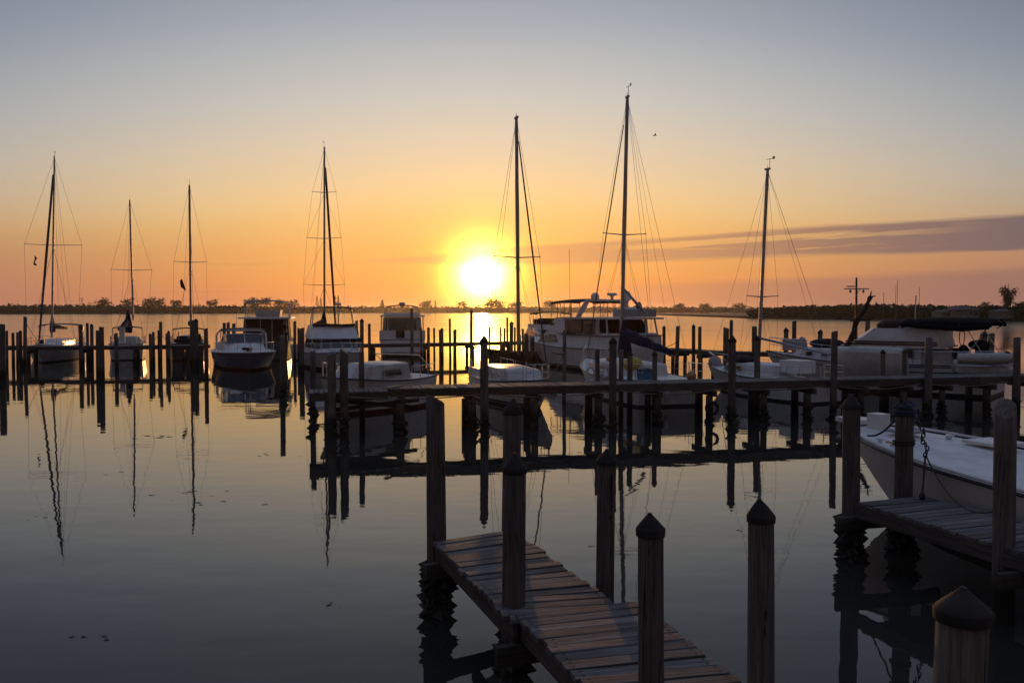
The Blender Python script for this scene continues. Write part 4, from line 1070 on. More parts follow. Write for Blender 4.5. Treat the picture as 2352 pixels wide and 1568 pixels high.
b.rails(.52, .985, 6, .62, 'bow_rail', inset=.14, r=.02)
b.part('hatch', MB().box((2.9, .1, 1.42), (.7, .7, .1)), 'white')
b.part('anchor_gear', MB().box((4.7, 0, 1.42), (.6, .3, .22)).tube([(4.2, .2, 1.45), (5.0, 0, 1.5), (5.7, .05, 1.42)], .06).ball((4.3, -.25, 1.45), (.3, .2, .1)), 'darkcanvas')
# -- brown canvas trawler behind it, stern to camera
b = Boat('trawler', 'tall trawler with brown canvas enclosed stern behind the navy hulled cruiser', 'boat', (-20.9, 75.0), (-.20, .98), GP)
b.hull(12.5, 4.2, 1.9, 1.5, 1.45, over=1.0, tr=.88, top='darkhull', bot='blackbottom', rail='teak')
bx = MB().house([(-5.4, -1.75), (1.5, -1.75), (1.5, 1.75), (-5.4, 1.75)], 1.45, [(-5.3, -1.62), (1.2, -1.6), (1.2, 1.6), (-5.3, 1.62)], 3.28)
b.part('canvas_enclosure', bx, 'browncanvas')
for y in (-1.5, -.55, .35, 1.5): b.part('canvas_batten', MB().box((-5.40, y, 2.35), (.05, .06, 1.75)), 'greycanvas')
b.part('boat_deck', MB().box((-1.9, 0, 3.36), (7.8, 4.1, .12)), 'white')
b.part('flybridge', MB().house([(-2.2, -.95), (.6, -.95), (.6, .95), (-2.2, .95)], 3.42, [(-2.45, -1.05), (.7, -1.05), (.7, 1.05), (-2.45, 1.05)], 4.0), 'white')
b.bimini(-3.6, .6, 1.75, 3.42, 4.66, 'greycanvas', 3, .16, .03, foot=[-3.2, -1.5, .2])
b.part('antenna', MB().tube([(-1, 2.0, 4.25), (-1.1, 4.3, 4.28)], .03, 5).ball((-1, 1.95, 4.45), .12), 'black')
b.part('stern_post', MB().tube([(-5.2, -1.85, 1.5), (-5.3, -1.7, 3.35)], .06, 6).ball((-5.5, -1.55, 2.6), .18).ball((-5.5, -1.65, 2.1), .14), 'darkcanvas')
b.part('life_raft', MB().ball((-4.9, 1.95, 2.45), (.5, .35, .16)).tube([(-5.2, 2.2, 1.4), (-5.2, 2.2, 3.7)], .02, 5), 'white')
# -- white flybridge boat, bow to camera
hv = Vector((.31, -.951)); bow = at(788, 811, 55.4)
b = Boat('flybridge_cruiser', 'white flybridge sport boat with red waterline, bow to camera', 'boat', (bow.x - hv.x * 5.5, 55.4 - hv.y * 5.5), hv, GP)
b.hull(11.2, 4.1, 1.3, 1.1, 1.1, over=.9, tr=.85, top='white', bot='redbottom', full=3.0, flare=.35, zw=.2, rail='stripe', crown=.12)
b.part('cabin', MB().house([(-3.2, -1.75), (1.6, -1.65), (2.3, -1.0), (2.3, 1.0), (1.6, 1.65), (-3.2, 1.75)], 1.15, [(-3.2, -1.6), (.9, -1.5), (1.3, -.9), (1.3, .9), (.9, 1.5), (-3.2, 1.6)], 2.04), 'white')
for ya, yb in ((-1.0, -.36), (-.32, .32), (.36, 1.0)): b.panel('windshield', [(2.0 + .02, ya, 1.45), (2.02, yb, 1.45), (1.42, yb * .92, 1.97), (1.42, ya * .92, 1.97)], 'glass', .03)
for sg in (1, -1):
    b.panel('windshield', [(1.45, sg * 1.6, 1.45), (2.0, sg * 1.1, 1.45), (1.4, sg * .98, 1.97), (.98, sg * 1.48, 1.97)][::-sg], 'glass', .03)
    b.panel('side_window', [(-2.6, sg * 1.71, 1.4), (1.2, sg * 1.62, 1.4), (.8, sg * 1.53, 1.95), (-2.5, sg * 1.62, 1.95)][::sg], 'glass', .03)
b.part('flybridge_front', MB().house([(-2.4, -1.75), (1.35, -1.62), (1.6, -1.0), (1.6, 1.0), (1.35, 1.62), (-2.4, 1.75)], 2.06, [(-2.4, -1.5), (.6, -1.42), (.8, -.9), (.8, .9), (.6, 1.42), (-2.4, 1.5)], 2.92), 'white')
b.part('rolled_canvas', MB().tube([(.7, -1.45, 2.95), (.95, -.5, 2.98), (.95, .5, 2.93), (.75, 1.4, 2.97)], .1, 7), 'browncanvas')
for sg in (1, -1):
    fr = MB()
    fr.tube([(-.9, sg * 1.5, 2.9), (-.6, sg * 1.3, 4.15)], .03, 6); fr.tube([(.4, sg * 1.45, 2.95), (-.3, sg * 1.28, 4.15)], .03, 6)
    for i in range(5): fr.tube([(-.85 + .06 * i, sg * (1.46 - .04 * i), 3.05 + .24 * i), (.3 - .13 * i, sg * (1.42 - .03 * i), 3.05 + .24 * i)], .018, 5)
    b.part('tower_frame', fr, 'alu')
b.bimini(-1.6, .2, 1.3, 4.12, 4.16, 'browncanvas', 1, .05, name='tower_top')
b.rails(.5, .985, 6, .62, 'bow_rail', inset=.14, r=.02)
b.part('foredeck_pad', MB().box((3.2, .1, 1.4), (1.6, 1.5, .08)), 'deckwhite')
b.part('stowed_engine', MB().ball((-3.6, 2.0, 2.2), (.35, .3, .45)).tube([(-3.4, 1.9, 1.2), (-3.6, 2.1, 2.9)], .05).ball((-3.3, 2.2, 1.7), (.3, .3, .3)), 'darkcanvas')
# -- cabin cruiser stern to camera, left of the sun
b = Boat('cabin_cruiser', 'broad cabin cruiser stern on with hardtop and radar, left of the sun', 'boat', (-10.2, 80.6), (-.13, .99), GP)
b.e.scale = (1, .93, 1)
b.hull(12.5, 4.4, 2.0, 1.55, 1.5, over=1.0, tr=.93, top='white', bot='blackbottom', trake=-.1)
b.part('transom_bulwark', MB().box((-6.05, 1.35, 1.88), (.12, 1.5, .75)).box((-6.05, -1.15, 1.88), (.12, 1.9, .75)), 'white')
b.part('cabin', MB().house([(-2.5, -1.95), (3, -1.8), (3, 1.8), (-2.5, 1.95)], 1.5, [(-2.5, -1.8), (2.2, -1.6), (2.2, 1.6), (-2.5, 1.8)], 3.35), 'white')
b.panel('aft_glass', [(-2.53, 1.6, 1.7), (-2.53, -1.6, 1.7), (-2.53, -1.55, 3.2), (-2.53, 1.55, 3.2)], 'glass')
b.part('hardtop', MB().loft([[Vector((x, y * k, z)) for x, y, z in ((-5.9, -2.05, 3.42), (2.3, -1.9, 3.42), (2.3, 1.9, 3.42), (-5.9, 2.05, 3.42))] for k in (1,)] + [[(-5.9, -2.05, 3.55), (2.3, -1.9, 3.55), (2.3, 1.9, 3.55), (-5.9, 2.05, 3.55)]], True), 'white')
for sg in (1, -1):
    b.part('hardtop_post', MB().tube([(-5.8, sg * 1.95, 1.5), (-5.7, sg * 1.9, 3.42)], .05, 6), 'white')
    b.part('hardtop_post', MB().tube([(-5.9, sg * 1.35, 2.2), (-5.8, sg * 1.35, 3.42)], .035, 6), 'white')
    b.panel('side_curtain', [(-5.7, sg * 1.95, 2.2), (-2.6, sg * 1.95, 2.2), (-2.6, sg * 1.88, 3.4), (-5.7, sg * 1.88, 3.4)][::sg], 'vinyl', .012)
b.panel('stern_curtain', [(-5.95, 1.3, 2.2), (-5.95, -1.3, 2.2), (-5.85, -1.3, 3.4), (-5.85, 1.3, 3.4)], 'vinyl', .012)
b.part('flybridge', MB().house([(-3.6, -1.7), (1.6, -1.6), (1.6, 1.6), (-3.6, 1.7)], 3.56, [(-3.6, -1.75), (1.2, -1.5), (1.2, 1.5), (-3.6, 1.75)], 3.75), 'white')
b.bimini(-3.6, -.4, 1.55, 3.75, 4.28, 'browncanvas', 3, .16, .03, foot=[-3.5, -2.0, -.6])
b.part('radar', MB().lathe([(.05, 4.4), (.3, 4.45), (.3, 4.66), (.2, 4.72)], (-1.6, 0, 0)).box((-1.6, 0, 4.36), (.3, .3, .2)), 'white')
b.part('cockpit_seat', MB().box((-4.6, .2, 2.1), (.6, 1.3, 1.0)).ball((-4.5, .3, 2.8), (.3, .8, .35)), 'browncanvas')
b.part('swim_platform', MB().box((-6.6, 0, .42), (.9, 3.6, .1)), 'cream')
b.part('transom_stripe', MB().box((-6.26, 0, 1.47), (.04, 4.0, .05)), 'stripe')
# -- big motor yacht
hv = Vector((-.455, .890)); bwl = Vector((2.0, 67.4)); Ly = 16.0
b = Boat('motor_yacht', 'large white motor yacht with dark canvas flybridge, bow to the left', 'yacht', (bwl.x - hv.x * 6.3, bwl.y - hv.y * 6.3), hv, GP)
b.e.scale = (.85, 1, 1)
b.hull(16.4, 4.9, 2.0, 1.55, 1.5, over=1.6, tr=.88, top='white', bot='blackbottom', full=2.8, rail='teak', zw=.16, boot='stripe')
b.part('lower_house', MB().house([(-7.6, -2.05), (3.6, -1.95), (4.9, -1.0), (4.9, 1.0), (3.6, 1.95), (-7.6, 2.05)], 1.45, [(-7.6, -1.95), (2.0, -1.8), (2.6, -.9), (2.6, .9), (2.0, 1.8), (-7.6, 1.95)], 2.5), 'white')
b.part('aft_bulwark', MB().house([(-7.9, -2.12), (-1.0, -2.12), (-1.0, 2.12), (-7.9, 2.12)], 1.5, [(-7.9, -2.06), (-1.0, -2.02), (-1.0, 2.02), (-7.9, 2.06)], 2.32), 'white')
b.part('teak_cap', MB().box((-4.5, 2.08, 2.35), (6.9, .14, .06)).box((-4.5, -2.08, 2.35), (6.9, .14, .06)).box((-7.9, 0, 2.35), (.14, 4.2, .06)), 'teak')
for sg in (1, -1):
    b.panel('saloon_window', [(-.3, sg * 1.985, 1.72), (3.3, sg * 1.93, 1.72), (2.4, sg * 1.85, 2.3), (.4, sg * 1.89, 2.3)][::sg], 'glass', .04)
    b.panel('side_window', [(-3.9, sg * 1.96, 2.42), (-1.3, sg * 1.96, 2.42), (-1.2, sg * 1.9, 3.3), (-3.8, sg * 1.9, 3.3)][::sg], 'glass', .03)
    b.panel('side_window', [(-6.0, sg * 1.96, 2.42), (-4.1, sg * 1.96, 2.42), (-4.0, sg * 1.9, 3.3), (-5.8, sg * 1.9, 3.3)][::sg], 'glass', .03)
    b.part('roof_post', MB().bar((-7.6, sg * 1.95, 2.38), (-7.3, sg * 1.88, 3.4), .1, .08), 'white')
    b.part('roof_post', MB().bar((-6.2, sg * 1.95, 2.38), (-6.1, sg * 1.88, 3.4), .25, .08), 'white')
    b.part('arch_leg', MB().slab([(-1.2, sg * 1.98, 2.45), (.2, sg * 1.95, 2.45), (-.9, sg * 1.85, 3.42), (-1.9, sg * 1.86, 3.42)], (0, -sg * .1, 0)), 'white')
    b.part('hull_vent', MB().box((-1.0, sg * 2.40, 1.0), (1.5, .05, .06)), 'stripe')
b.part('aft_house', MB().house([(-5.9, -1.9), (-1.0, -1.9), (-1.0, 1.9), (-5.9, 1.9)], 2.3, [(-5.8, -1.84), (-1.2, -1.84), (-1.2, 1.84), (-5.8, 1.84)], 3.38), 'browncanvas')
b.part('hardtop', MB().box((-4.55, 0, 3.46), (7.0, 4.3, .12)), 'white')
b.part('flybridge', MB().house([(-2.2, -1.85), (2.0, -1.75), (3.2, -.9), (3.2, .9), (2.0, 1.75), (-2.2, 1.85)], 2.52, [(-2.2, -1.85), (.7, -1.7), (1.5, -.9), (1.5, .9), (.7, 1.7), (-2.2, 1.85)], 3.48), 'white')
b.part('name_badge', MB().box((1.1, 1.74, 3.0), (.8, .05, .14), .03), 'stripe')
b.bimini(-3.4, 1.4, 1.8, 3.45, 4.55, 'darkcanvas', 4, .20, .035, foot=[-3.3, -1.8, -.3, 1.3])
for sg in (1, -1):
    b.panel('clear_curtain', [(-3.2, sg * 1.8, 3.5), (1.25, sg * 1.72, 3.5), (1.25, sg * 1.74, 4.5), (-3.2, sg * 1.78, 4.5)][::sg], 'vinyl', .01)
    for x in (-2.0, -.9, .2): b.part('curtain_seam', MB().bar((x, sg * 1.80, 3.5), (x, sg * 1.80, 4.5), .05, .02), 'darkcanvas')
b.part('radar_arch', MB().bar((-3.0, 1.8, 3.45), (-4.0, 1.55, 4.62), .4, .1).bar((-3.0, -1.8, 3.45), (-4.0, -1.55, 4.62), .4, .1).box((-4.05, 0, 4.66), (.5, 3.2, .12)), 'white')
b.part('satellite_dome', MB().lathe([(.05, 4.7), (.28, 4.74), (.3, 4.95), (.2, 5.12), (.03, 5.18)], (-3.9, .9, 0)), 'white')
b.part('radar', MB().lathe([(.1, 4.7), (.12, 4.95), (.35, 5.0), (.36, 5.12), (.3, 5.16)], (-4.1, -.35, 0)), 'white')
b.part('satellite_dome', MB().lathe([(.15, 4.6), (.36, 4.7), (.38, 5.0), (.26, 5.25), (.03, 5.32)], (-4.4, -1.3, 0)), 'white')
tn = MB(); tn.loft([[Vector((-5.5 + 2.9 * (q - .5), -1.0 + .55 * cos(a) * k, 3.85 + .3 * sin(a) * k + .1 * q)) for a in [2 * pi * j / 12 for j in range(12)]] for q, k in ((0, .8), (.1, 1), (.6, 1), (.85, .75), (1, .25))], True)
b.part('deck_tender', tn, 'rubbergrey', smooth=60)
b.part('stowed_cover', MB().box((-7.3, -.3, 3.8), (1.3, 2.6, .5)), 'greycanvas')
b.part('tender_outboard', MB().ball((-6.7, -1.0, 4.2), (.25, .2, .35)), 'black')
b.rails(.55, .985, 7, .7, 'bow_rail', inset=.15, r=.022)
b.part('deck_chair', MB().box((-7.0, -.9, 2.6), (.5, .5, .4)).box((-7.2, -.9, 2.8), (.15, .5, .5)), 'darkcanvas')
b.part('antenna', MB().tube([(-1.5, 1.6, 3.5), (-1.3, 1.6, 8.2)], .016, 5), 'white')
# -- smaller yacht half hidden behind the motor yacht bow
b = Boat('flybridge_cruiser', 'smaller cruiser with dark bimini half hidden behind the motor yacht bow', 'boat', (3.1, 79.0), (-.2, .98), GP)
b.hull(11, 3.9, 1.7, 1.4, 1.35, over=1.0, tr=.9, top='white', bot='blackbottom')
b.part('cabin', MB().house([(-3.6, -1.7), (2.4, -1.6), (2.4, 1.6), (-3.6, 1.7)], 1.4, [(-3.6, -1.6), (1.4, -1.4), (1.4, 1.4), (-3.6, 1.6)], 2.4), 'white')
for sg in (1, -1): b.panel('side_window', [(-3.0, sg * 1.68, 1.7), (1.4, sg * 1.58, 1.7), (1.0, sg * 1.5, 2.2), (-2.9, sg * 1.62, 2.2)][::sg], 'glass', .03)
b.panel('aft_glass', [(-3.62, 1.4, 1.5), (-3.62, -1.4, 1.5), (-3.62, -1.35, 2.3), (-3.62, 1.35, 2.3)], 'glass', .02)
b.part('flybridge', MB().house([(-3.2, -1.5), (1.4, -1.4), (1.4, 1.4), (-3.2, 1.5)], 2.42, [(-3.2, -1.55), (1.0, -1.45), (1.0, 1.45), (-3.2, 1.55)], 2.75), 'white')
b.part('helm_seats', MB().box((-1.6, .1, 3.0), (.8, 1.9, .55)).box((-.6, .9, 2.95), (.6, .7, .5)), 'darkcanvas')
b.bimini(-3.2, -.2, 1.6, 2.75, 3.7, 'darkcanvas', 3, .14, .028, foot=[-2.9, -1.7, -.5])
b.part('antenna', MB().tube([(-1.2, 1.2, 3.8), (-1.2, 1.2, 4.1), (-1.2, .1, 4.1)], .025, 5).lathe([(.05, 3.85), (.25, 3.9), (.2, 4.05)], (-1.2, 1.5, 0)), 'white')
b.rails(.5, .985, 6, .65, 'bow_rail', inset=.14, r=.02)
# -- right trawler
hv = Vector((-.772, .636)); bow = Vector((14.0, 47.5))
b = Boat('trawler', 'white trawler with black bimini and flybridge at the right, bow to the left', 'boat', (bow.x - hv.x * 5.6, bow.y - hv.y * 5.6), hv, GP)
T1 = b
b.hull(11.4, 4.0, 1.8, 1.45, 1.38, over=1.3, tr=.85, top='white', bot='blackbottom', rail='stripe', full=2.5, zw=.15)
b.cabin(.6, 4.2, 2.7, 1.9, 1.45, 2.02, 'white', slope=.5)
for sg in (1, -1):
    for x in (1.0, 1.9, 2.7): b.panel('window', [(x, sg * 1.30 - sg * .1 * (x - 1) * .35, 1.66), (x + .34, sg * 1.29 - sg * .1 * (x - .7) * .35, 1.66), (x + .33, sg * 1.25 - sg * .1 * (x - .7) * .35, 1.86), (x, sg * 1.26 - sg * .1 * (x - 1) * .35, 1.86)][::sg], 'glass')
    b.part('hull_stripe', MB().sheet([[Vector((b.xx(t, z), sg * (b.yy(t, z) + .012), z)) for z in (b.sheer(t) - .30, b.sheer(t) - .25)] for t in [.02 + .96 * i / 16 for i in range(17)]]), 'stripe')
    for t in (.12, .33, .5): 
        p = b.edge(t, sg); b.part('hawse_port', MB().ball((p.x, sg * (b.yy(t, 1.15) + .01), 1.17), (.2, .03, .085), 10, 6), 'black')
b.part('pilothouse', MB().house([(-2.6, -1.55), (.5, -1.5), (.9, -1.0), (.9, 1.0), (.5, 1.5), (-2.6, 1.55)], 1.42, [(-2.6, -1.45), (.1, -1.4), (.4, -.9), (.4, .9), (.1, 1.4), (-2.6, 1.45)], 2.5), 'white')
for sg in (1, -1):
    b.panel('side_window', [(-.9, sg * 1.55, 1.85), (.35, sg * 1.5, 1.85), (.1, sg * 1.44, 2.36), (-.9, sg * 1.48, 2.36)][::sg], 'glass', .03)
    b.panel('side_window', [(-2.3, sg * 1.56, 1.85), (-1.15, sg * 1.55, 1.85), (-1.1, sg * 1.48, 2.36), (-2.3, sg * 1.49, 2.36)][::sg], 'glass', .03)
b.panel('windshield', [(.83, -.95, 1.9), (.83, .95, 1.9), (.5, .9, 2.4), (.5, -.9, 2.4)], 'glass', .03)
b.part('roof_brow', MB().box((-1.2, 0, 2.55), (4.6, 3.5, .09)), 'white')
b.part('brow_stripe', MB().box((-1.2, 0, 2.67), (4.3, 3.36, .05)).box((-1.2, 0, 2.79), (4.2, 3.3, .05)), 'stripe')
b.part('flybridge', MB().house([(-3.4, -1.6), (.6, -1.5), (1.0, -.9), (1.0, .9), (.6, 1.5), (-3.4, 1.6)], 2.6, [(-3.2, -1.45), (-.4, -1.35), (-.1, -.8), (-.1, .8), (-.4, 1.35), (-3.2, 1.45)], 3.42), 'white')
b.part('helm_cover', MB().ball((-.9, .1, 3.52), (.75, 1.0, .34)), 'browncanvas', smooth=60)
b.part('helm_console', MB().box((-1.6, -.5, 3.55), (.5, .6, .5), 0, 0, .3).box((-1.9, .5, 3.5), (.5, .5, .4)), 'deckwhite')
b.part('flybridge_seat', MB().box((-2.9, -.6, 3.55), (.7, .9, .55)), 'greycanvas')
b.bimini(-5.6, -1.7, 1.7, 3.0, 3.22, 'blackcanvas', 4, .26, .028, foot=[-5.2, -4.2, -3.0, -1.6])
b.part('rolled_side_canvas', MB().tube([(-5.5, 1.72, 3.12), (-4.4, 1.76, 3.03), (-3.0, 1.74, 3.10), (-1.8, 1.7, 3.17)], [.10, .14, .12, .08], 8), 'blackcanvas', smooth=60)
b.part('aft_frame', MB().tube([(-5.6, -1.6, 1.5), (-4.6, -1.7, 3.15)], .022).tube([(-4.3, 1.6, 1.5), (-5.4, 1.7, 3.15)], .022).tube([(-5.5, 1.6, 1.5), (-4.6, 1.7, 3.15)], .022), 'steel')
b.part('steering_wheel', MB().tube([(-3.9 + .02 * cos(a), -.6 + .42 * cos(a), 2.7 + .42 * sin(a)) for a in [2 * pi * k / 20 for k in range(21)]], .022, 5), 'black')
b.part('cockpit_clutter', MB().ball((-4.7, -.4, 2.35), (.5, .6, .25)).box((-4.8, -.5, 1.8), (.6, .5, .9), .2).box((-4.0, .3, 1.8), (.5, .5, .8), .5).ball((-4.3, .9, 1.9), (.3, .3, .5)), 'darkcanvas')
b.part('aft_cabin', MB().house([(-3.9, -1.3), (-2.6, -1.4), (-2.6, 1.4), (-3.9, 1.3)], 1.42, [(-3.85, -1.2), (-2.6, -1.3), (-2.6, 1.3), (-3.85, 1.2)], 2.1), 'cream')
b.rails(.55, .985, 6, .75, 'bow_rail', inset=.14, r=.018, mid=True); b.rails(.0, .3, 3, .7, 'stern_rail', around=False, mid=True, r=.018)
mb_, mt_ = b.loc(at(1967, 790, 43.5)), b.loc(at(1967, 639, 43.5))
ms = b.part('signal_mast', MB().tube([mb_ - Vector((0, 0, 1.2)), mt_], [.08, .05], 8), 'teak')
yd = mb_.lerp(mt_, .84)
wx = b.inv.to_3x3() @ Vector((1, 0, 0))
b.part('yardarm', MB().tube([yd - wx * .62, yd + wx * .62], .03, 6).ball(yd - wx * .3 + Vector((0, 0, -.12)), (.06, .06, .09)).ball(yd + wx * .35 + Vector((0, 0, -.12)), (.06, .06, .09)).box(yd - wx * .25 + Vector((0, 0, .12)), (.4, .3, .05)), 'alu', ms)
b.part('mast_light', MB().ball(mt_, .05, 6, 4), 'black', ms)
b.part('yard_brace', MB().bar(yd + wx * .2, yd + wx * .02 + Vector((0, 0, -.25)), .03, .03), 'alu', ms)
for uu, v0, v1 in ((1809, 0, 0),): pass
for u_, vt_ in ((2062, 643), (2058, 655), (2030, 672), (2112, 660)):
    b.part('whip_antenna', MB().tube([b.loc(at(u_ - 2, 750, 42.5)), b.loc(at(u_, vt_, 42.5))], .011, 4), 'wire')
b.part('antenna_post', MB().tube([b.loc(at(2101, 752, 42)), b.loc(at(2104, 678, 42))], .03, 6), 'white')
b.part('foredeck_dinghy', MB().ball((2.3, .2, 2.25), (.95, .6, .28)), 'darkcanvas', smooth=60)
b.part('foredeck_locker', MB().box((4.3, -.1, 2.15), (.7, .9, .6)).ball((3.55, .4, 2.2), (.25, .25, .4)), 'greycanvas')
for o in T1.e.children:
    nm = o.name.split('.')[0]
    if nm in ('pilothouse', 'side_window', 'windshield'): o.scale.z = .72; o.location.z = 1.42 * .28
    elif nm in ('roof_brow', 'brow_stripe', 'flybridge', 'helm_cover', 'helm_console', 'flybridge_seat'): o.location.z = -.31
    elif nm in ('bimini_top', 'rolled_side_canvas'): o.location.z = .12
# tender slung against its side, and inflatable at the stern
c = at(2001, 832, 40.6)
t = Boat('tender', 'white hard tender slung against the near side of the right trawler', 'tender', (c.x, 40.6), hv)
secs = []
for q, k in ((-1.5, .80), (-1.42, .93), (-1.0, 1.0), (.4, 1.0), (1.0, .93), (1.45, .74), (1.62, .5)):
    prof = [(-.46, .95), (-.58, 1.25), (-.66, 1.62), (-.62, 2.05), (-.5, 2.2), (-.25, 2.28), (0, 2.3), (.25, 2.28), (.5, 2.2), (.62, 2.05), (.66, 1.62), (.58, 1.25), (.46, .95)]
    secs.append([Vector((q + .10 * (z - 1.6), y * k, 1.62 + (z - 1.62) * (.72 + .28 * k))) for y, z in prof])
t.part('hull', MB().loft(secs, True), 'cream', smooth=28)
t.part('rub_rail', MB().tube([(q, -.655 * k, 1.62) for q, k in ((-1.5, .80), (-1.42, .94), (-1.0, 1.0), (.4, 1.0), (1.0, .94), (1.45, .74), (1.62, .5))], .03, 6), 'rubbergrey')
t.part('sling', MB().tube([(-.9, -.66, 1.4), (-.9, -.5, 2.3), (-.9, .7, 2.6)], .02, 5).tube([(.8, -.62, 1.4), (.8, -.5, 2.28), (.8, .7, 2.6)], .02, 5), 'rope')
c = at(2276, 832, 38.6)
t = Boat('inflatable_dinghy', 'grey inflatable dinghy hung across the stern of the right trawler', 'dinghy', (c.x, 38.8), (.955, -.3))
for sg in (1, -1):
    t.part('tube', MB().tube([(-1.35, sg * .55, 1.5 + .35 * (sg < 0)), (0, sg * .6, 1.5 + .35 * (sg < 0)), (.6, sg * .55, 1.55 + .35 * (sg < 0)), (.95, sg * .22, 1.62 + .3 * (sg < 0))], [.24, .27, .26, .2], 12), 'rubbergrey', smooth=70)
t.part('floor', MB().box((-.3, 0, 1.35), (2.0, .95, .3)).ball((.3, -.1, 1.3), (.7, .5, .35)), 'rubbergrey')
t.part('grab_handle', MB().ball((.6, -.62, 2.05), (.14, .08, .16)), 'black')
# leaning broken dark spar beside the trawler bow
p0, p1 = at(1921, 840, 41.6), at(1999, 682, 41.6)
m = MB(); n = 14; pts = []; rs = []
for i in range(n + 1):
    q = i / n; p = p0.lerp(p1, q); off = .09 * sin(q * 7) + .05 * sin(q * 17); p += Vector((off, .1 * cos(q * 5), 0)); pts.append(p); rs.append(.17 - .07 * q + .025 * sin(i * 2.3))
m.tube(pts, rs, 9)
e = p1 - p0
sp = thing('leaning_spar', 'crooked dark broken timber leaning over the trawler bow', 'timber', tuple(p0))
m.v = [tuple(Vector(q) - p0) for q in m.v]
m.build('timber', M['driftwood'], sp, 60)
q = p1 - p0
MB().tube([q, q + Vector((.05, 0, .28))], [.05, .02], 5).tube([q, q + Vector((.25, 0, .05))], [.05, .02], 5).build('splinter', M['driftwood'], sp)
q = p0.lerp(p1, .66) - p0
MB().bar(q + Vector((-.45, -.1, .0)), q + Vector((.55, -.1, .03)), .08, .09).build('cross_piece', M['driftwood'], sp)
# -- white work boat beside the right pier (foreground)
hv = Vector((-.40, .917)); tip = Vector((6.95, 18.2))
b = Boat('work_boat', 'white flush decked boat beside the right pier in the foreground', 'boat', (tip.x - hv.x * 5.0, tip.y - hv.y * 5.0), hv)
b.hull(10.0, 3.35, 1.72, 1.2, 1.30, over=1.55, tr=.85, top='white', bot='blackbottom', full=3.6, flare=.42, rail='stripe', crown=.16, zw=.12)
b.part('hatch', MB().box((1.9, -.55, 1.62), (.75, .75, .05), .03), 'deckwhite')
b.part('hatch', MB().box((3.2, .2, 1.70), (.5, .5, .05), .03), 'greycanvas')
b.part('samson_post', MB().box((3.95, .1, 1.78), (.3, .3, .34)), 'white')
b.part('bow_chock', MB().box((4.6, 0, 1.74), (.7, .5, .09)), 'white')
tr_ = MB()
for sg in (1, -1): tr_.tube([b.edge(.3 + .69 * i / 14, sg, .05, .035) for i in range(15)], .028, 6)
b.part('toe_rail', tr_, 'white')
b.part('cabin', MB().house([(-4.6, -1.2), (-1.4, -1.15), (-.6, -.5), (-.6, .5), (-1.4, 1.15), (-4.6, 1.2)], 1.25, [(-4.6, -1.1), (-1.7, -1.0), (-1.2, -.4), (-1.2, .4), (-1.7, 1.0), (-4.6, 1.1)], 2.0), 'white')
b.panel('windshield', [(-.72, -.48, 1.55), (-.72, .48, 1.55), (-1.12, .42, 1.9), (-1.12, -.42, 1.9)], 'glass', .02)
for sg in (1, -1): b.panel('side_window', [(-4.2, sg * 1.17, 1.5), (-1.7, sg * 1.1, 1.5), (-1.8, sg * 1.05, 1.85), (-4.2, sg * 1.12, 1.85)][::sg], 'glass', .02)
b.part('cleat', MB().box((2.6, 1.15, 1.62), (.3, .06, .05)).box((2.6, 1.15, 1.58), (.1, .05, .07)), 'steel')
WB = b
for x, y in ((3.1, -.95), (3.1, .95)):
    zc = b.sheer(.5 + x / 10.0) + .06
    b.part('cleat', MB().box((x, y, zc + .02), (.2, .03, .025), .1).box((x, y, zc - .02), (.07, .03, .07), .1), 'white')
b.part('deck_pipe', MB().lathe([(.05, 0), (.06, .07), (.045, .08)], (2.7, -.35, b.sheer(.77) + .10)), 'steel')
b.part('filler_cap', MB().lathe([(.05, 0), (.05, .012)], (1.2, -1.2, b.sheer(.62) + .03)), 'black')

# ---------------------------------------------------------------- small things
def rope(name, label, pts, r, m, cat='rope', sag=0.0, n=16):
    ps = []
    for a, c in zip(pts, pts[1:]):
        a, c = Vector(a), Vector(c)
        for i in range(n):
            q = i / n; p = a.lerp(c, q); p.z -= sag * 4 * q * (1 - q); ps.append(p)
    ps.append(Vector(pts[-1]))
    return tag(MB().tube(ps, r, 6).build(name, M[m]), label, cat)
pp = Vector((p7.location.x, p7.location.y, 0)); zt7 = at(2078, 960, 14.2).z
rope('mooring_line', 'blue mooring line from the roped piling to the white boat bow cleat', [pp + Vector((-.08, .1, zt7)), at(1993, 1000, 15.6)], .018, 'bluerope', sag=.10)
tag(MB().tube([pp + Vector((r7 * 1.12 * cos(a), r7 * 1.12 * sin(a), zt7 + .02 * sin(a * .37) + .012 * a)) for a in [k * .35 for k in range(58)]], .017, 6).build('rope_wrap', M['bluerope']), 'dark blue rope wound round the piling beside the white boat', 'rope')
tag(MB().tube([pp + Vector((r7 * 1.12 * cos(a), r7 * 1.12 * sin(a), zt7 - .46 + .008 * a)) for a in [k * .35 for k in range(40)]], .016, 6).build('rope_wrap', M['darkrope']), 'lower dark rope turn on the piling beside the white boat', 'rope')
ch = thing('hanging_chain', 'knotted dark chain hanging on the roped piling', 'chain', tuple(pp + Vector((.17, -.12, zt7))))
for i in range(14):
    z = .12 - .055 * i; x = .03 * sin(i * 1.3) + .012 * i
    o = MB().tube([(x + .028 * cos(a) * (i % 2), .028 * cos(a) * (1 - i % 2), z + .042 * sin(a)) for a in [2 * pi * k / 10 for k in range(11)]], .011, 5).build('link', M['black'], ch)
end = on(2118, 1148, 1.0)
rope('hanging_line', 'dark line dropping from the chain to the pier deck', [pp + Vector((.3, -.12, zt7 - .6)), end + Vector((0, 0, .05))], .016, 'darkrope', sag=.0)
tag(MB().ball(end + Vector((0, 0, .06)), (.05, .05, .07), 8, 6).build('line_weight', M['black']), 'small dark weight at the end of the hanging line on the pier', 'weight')
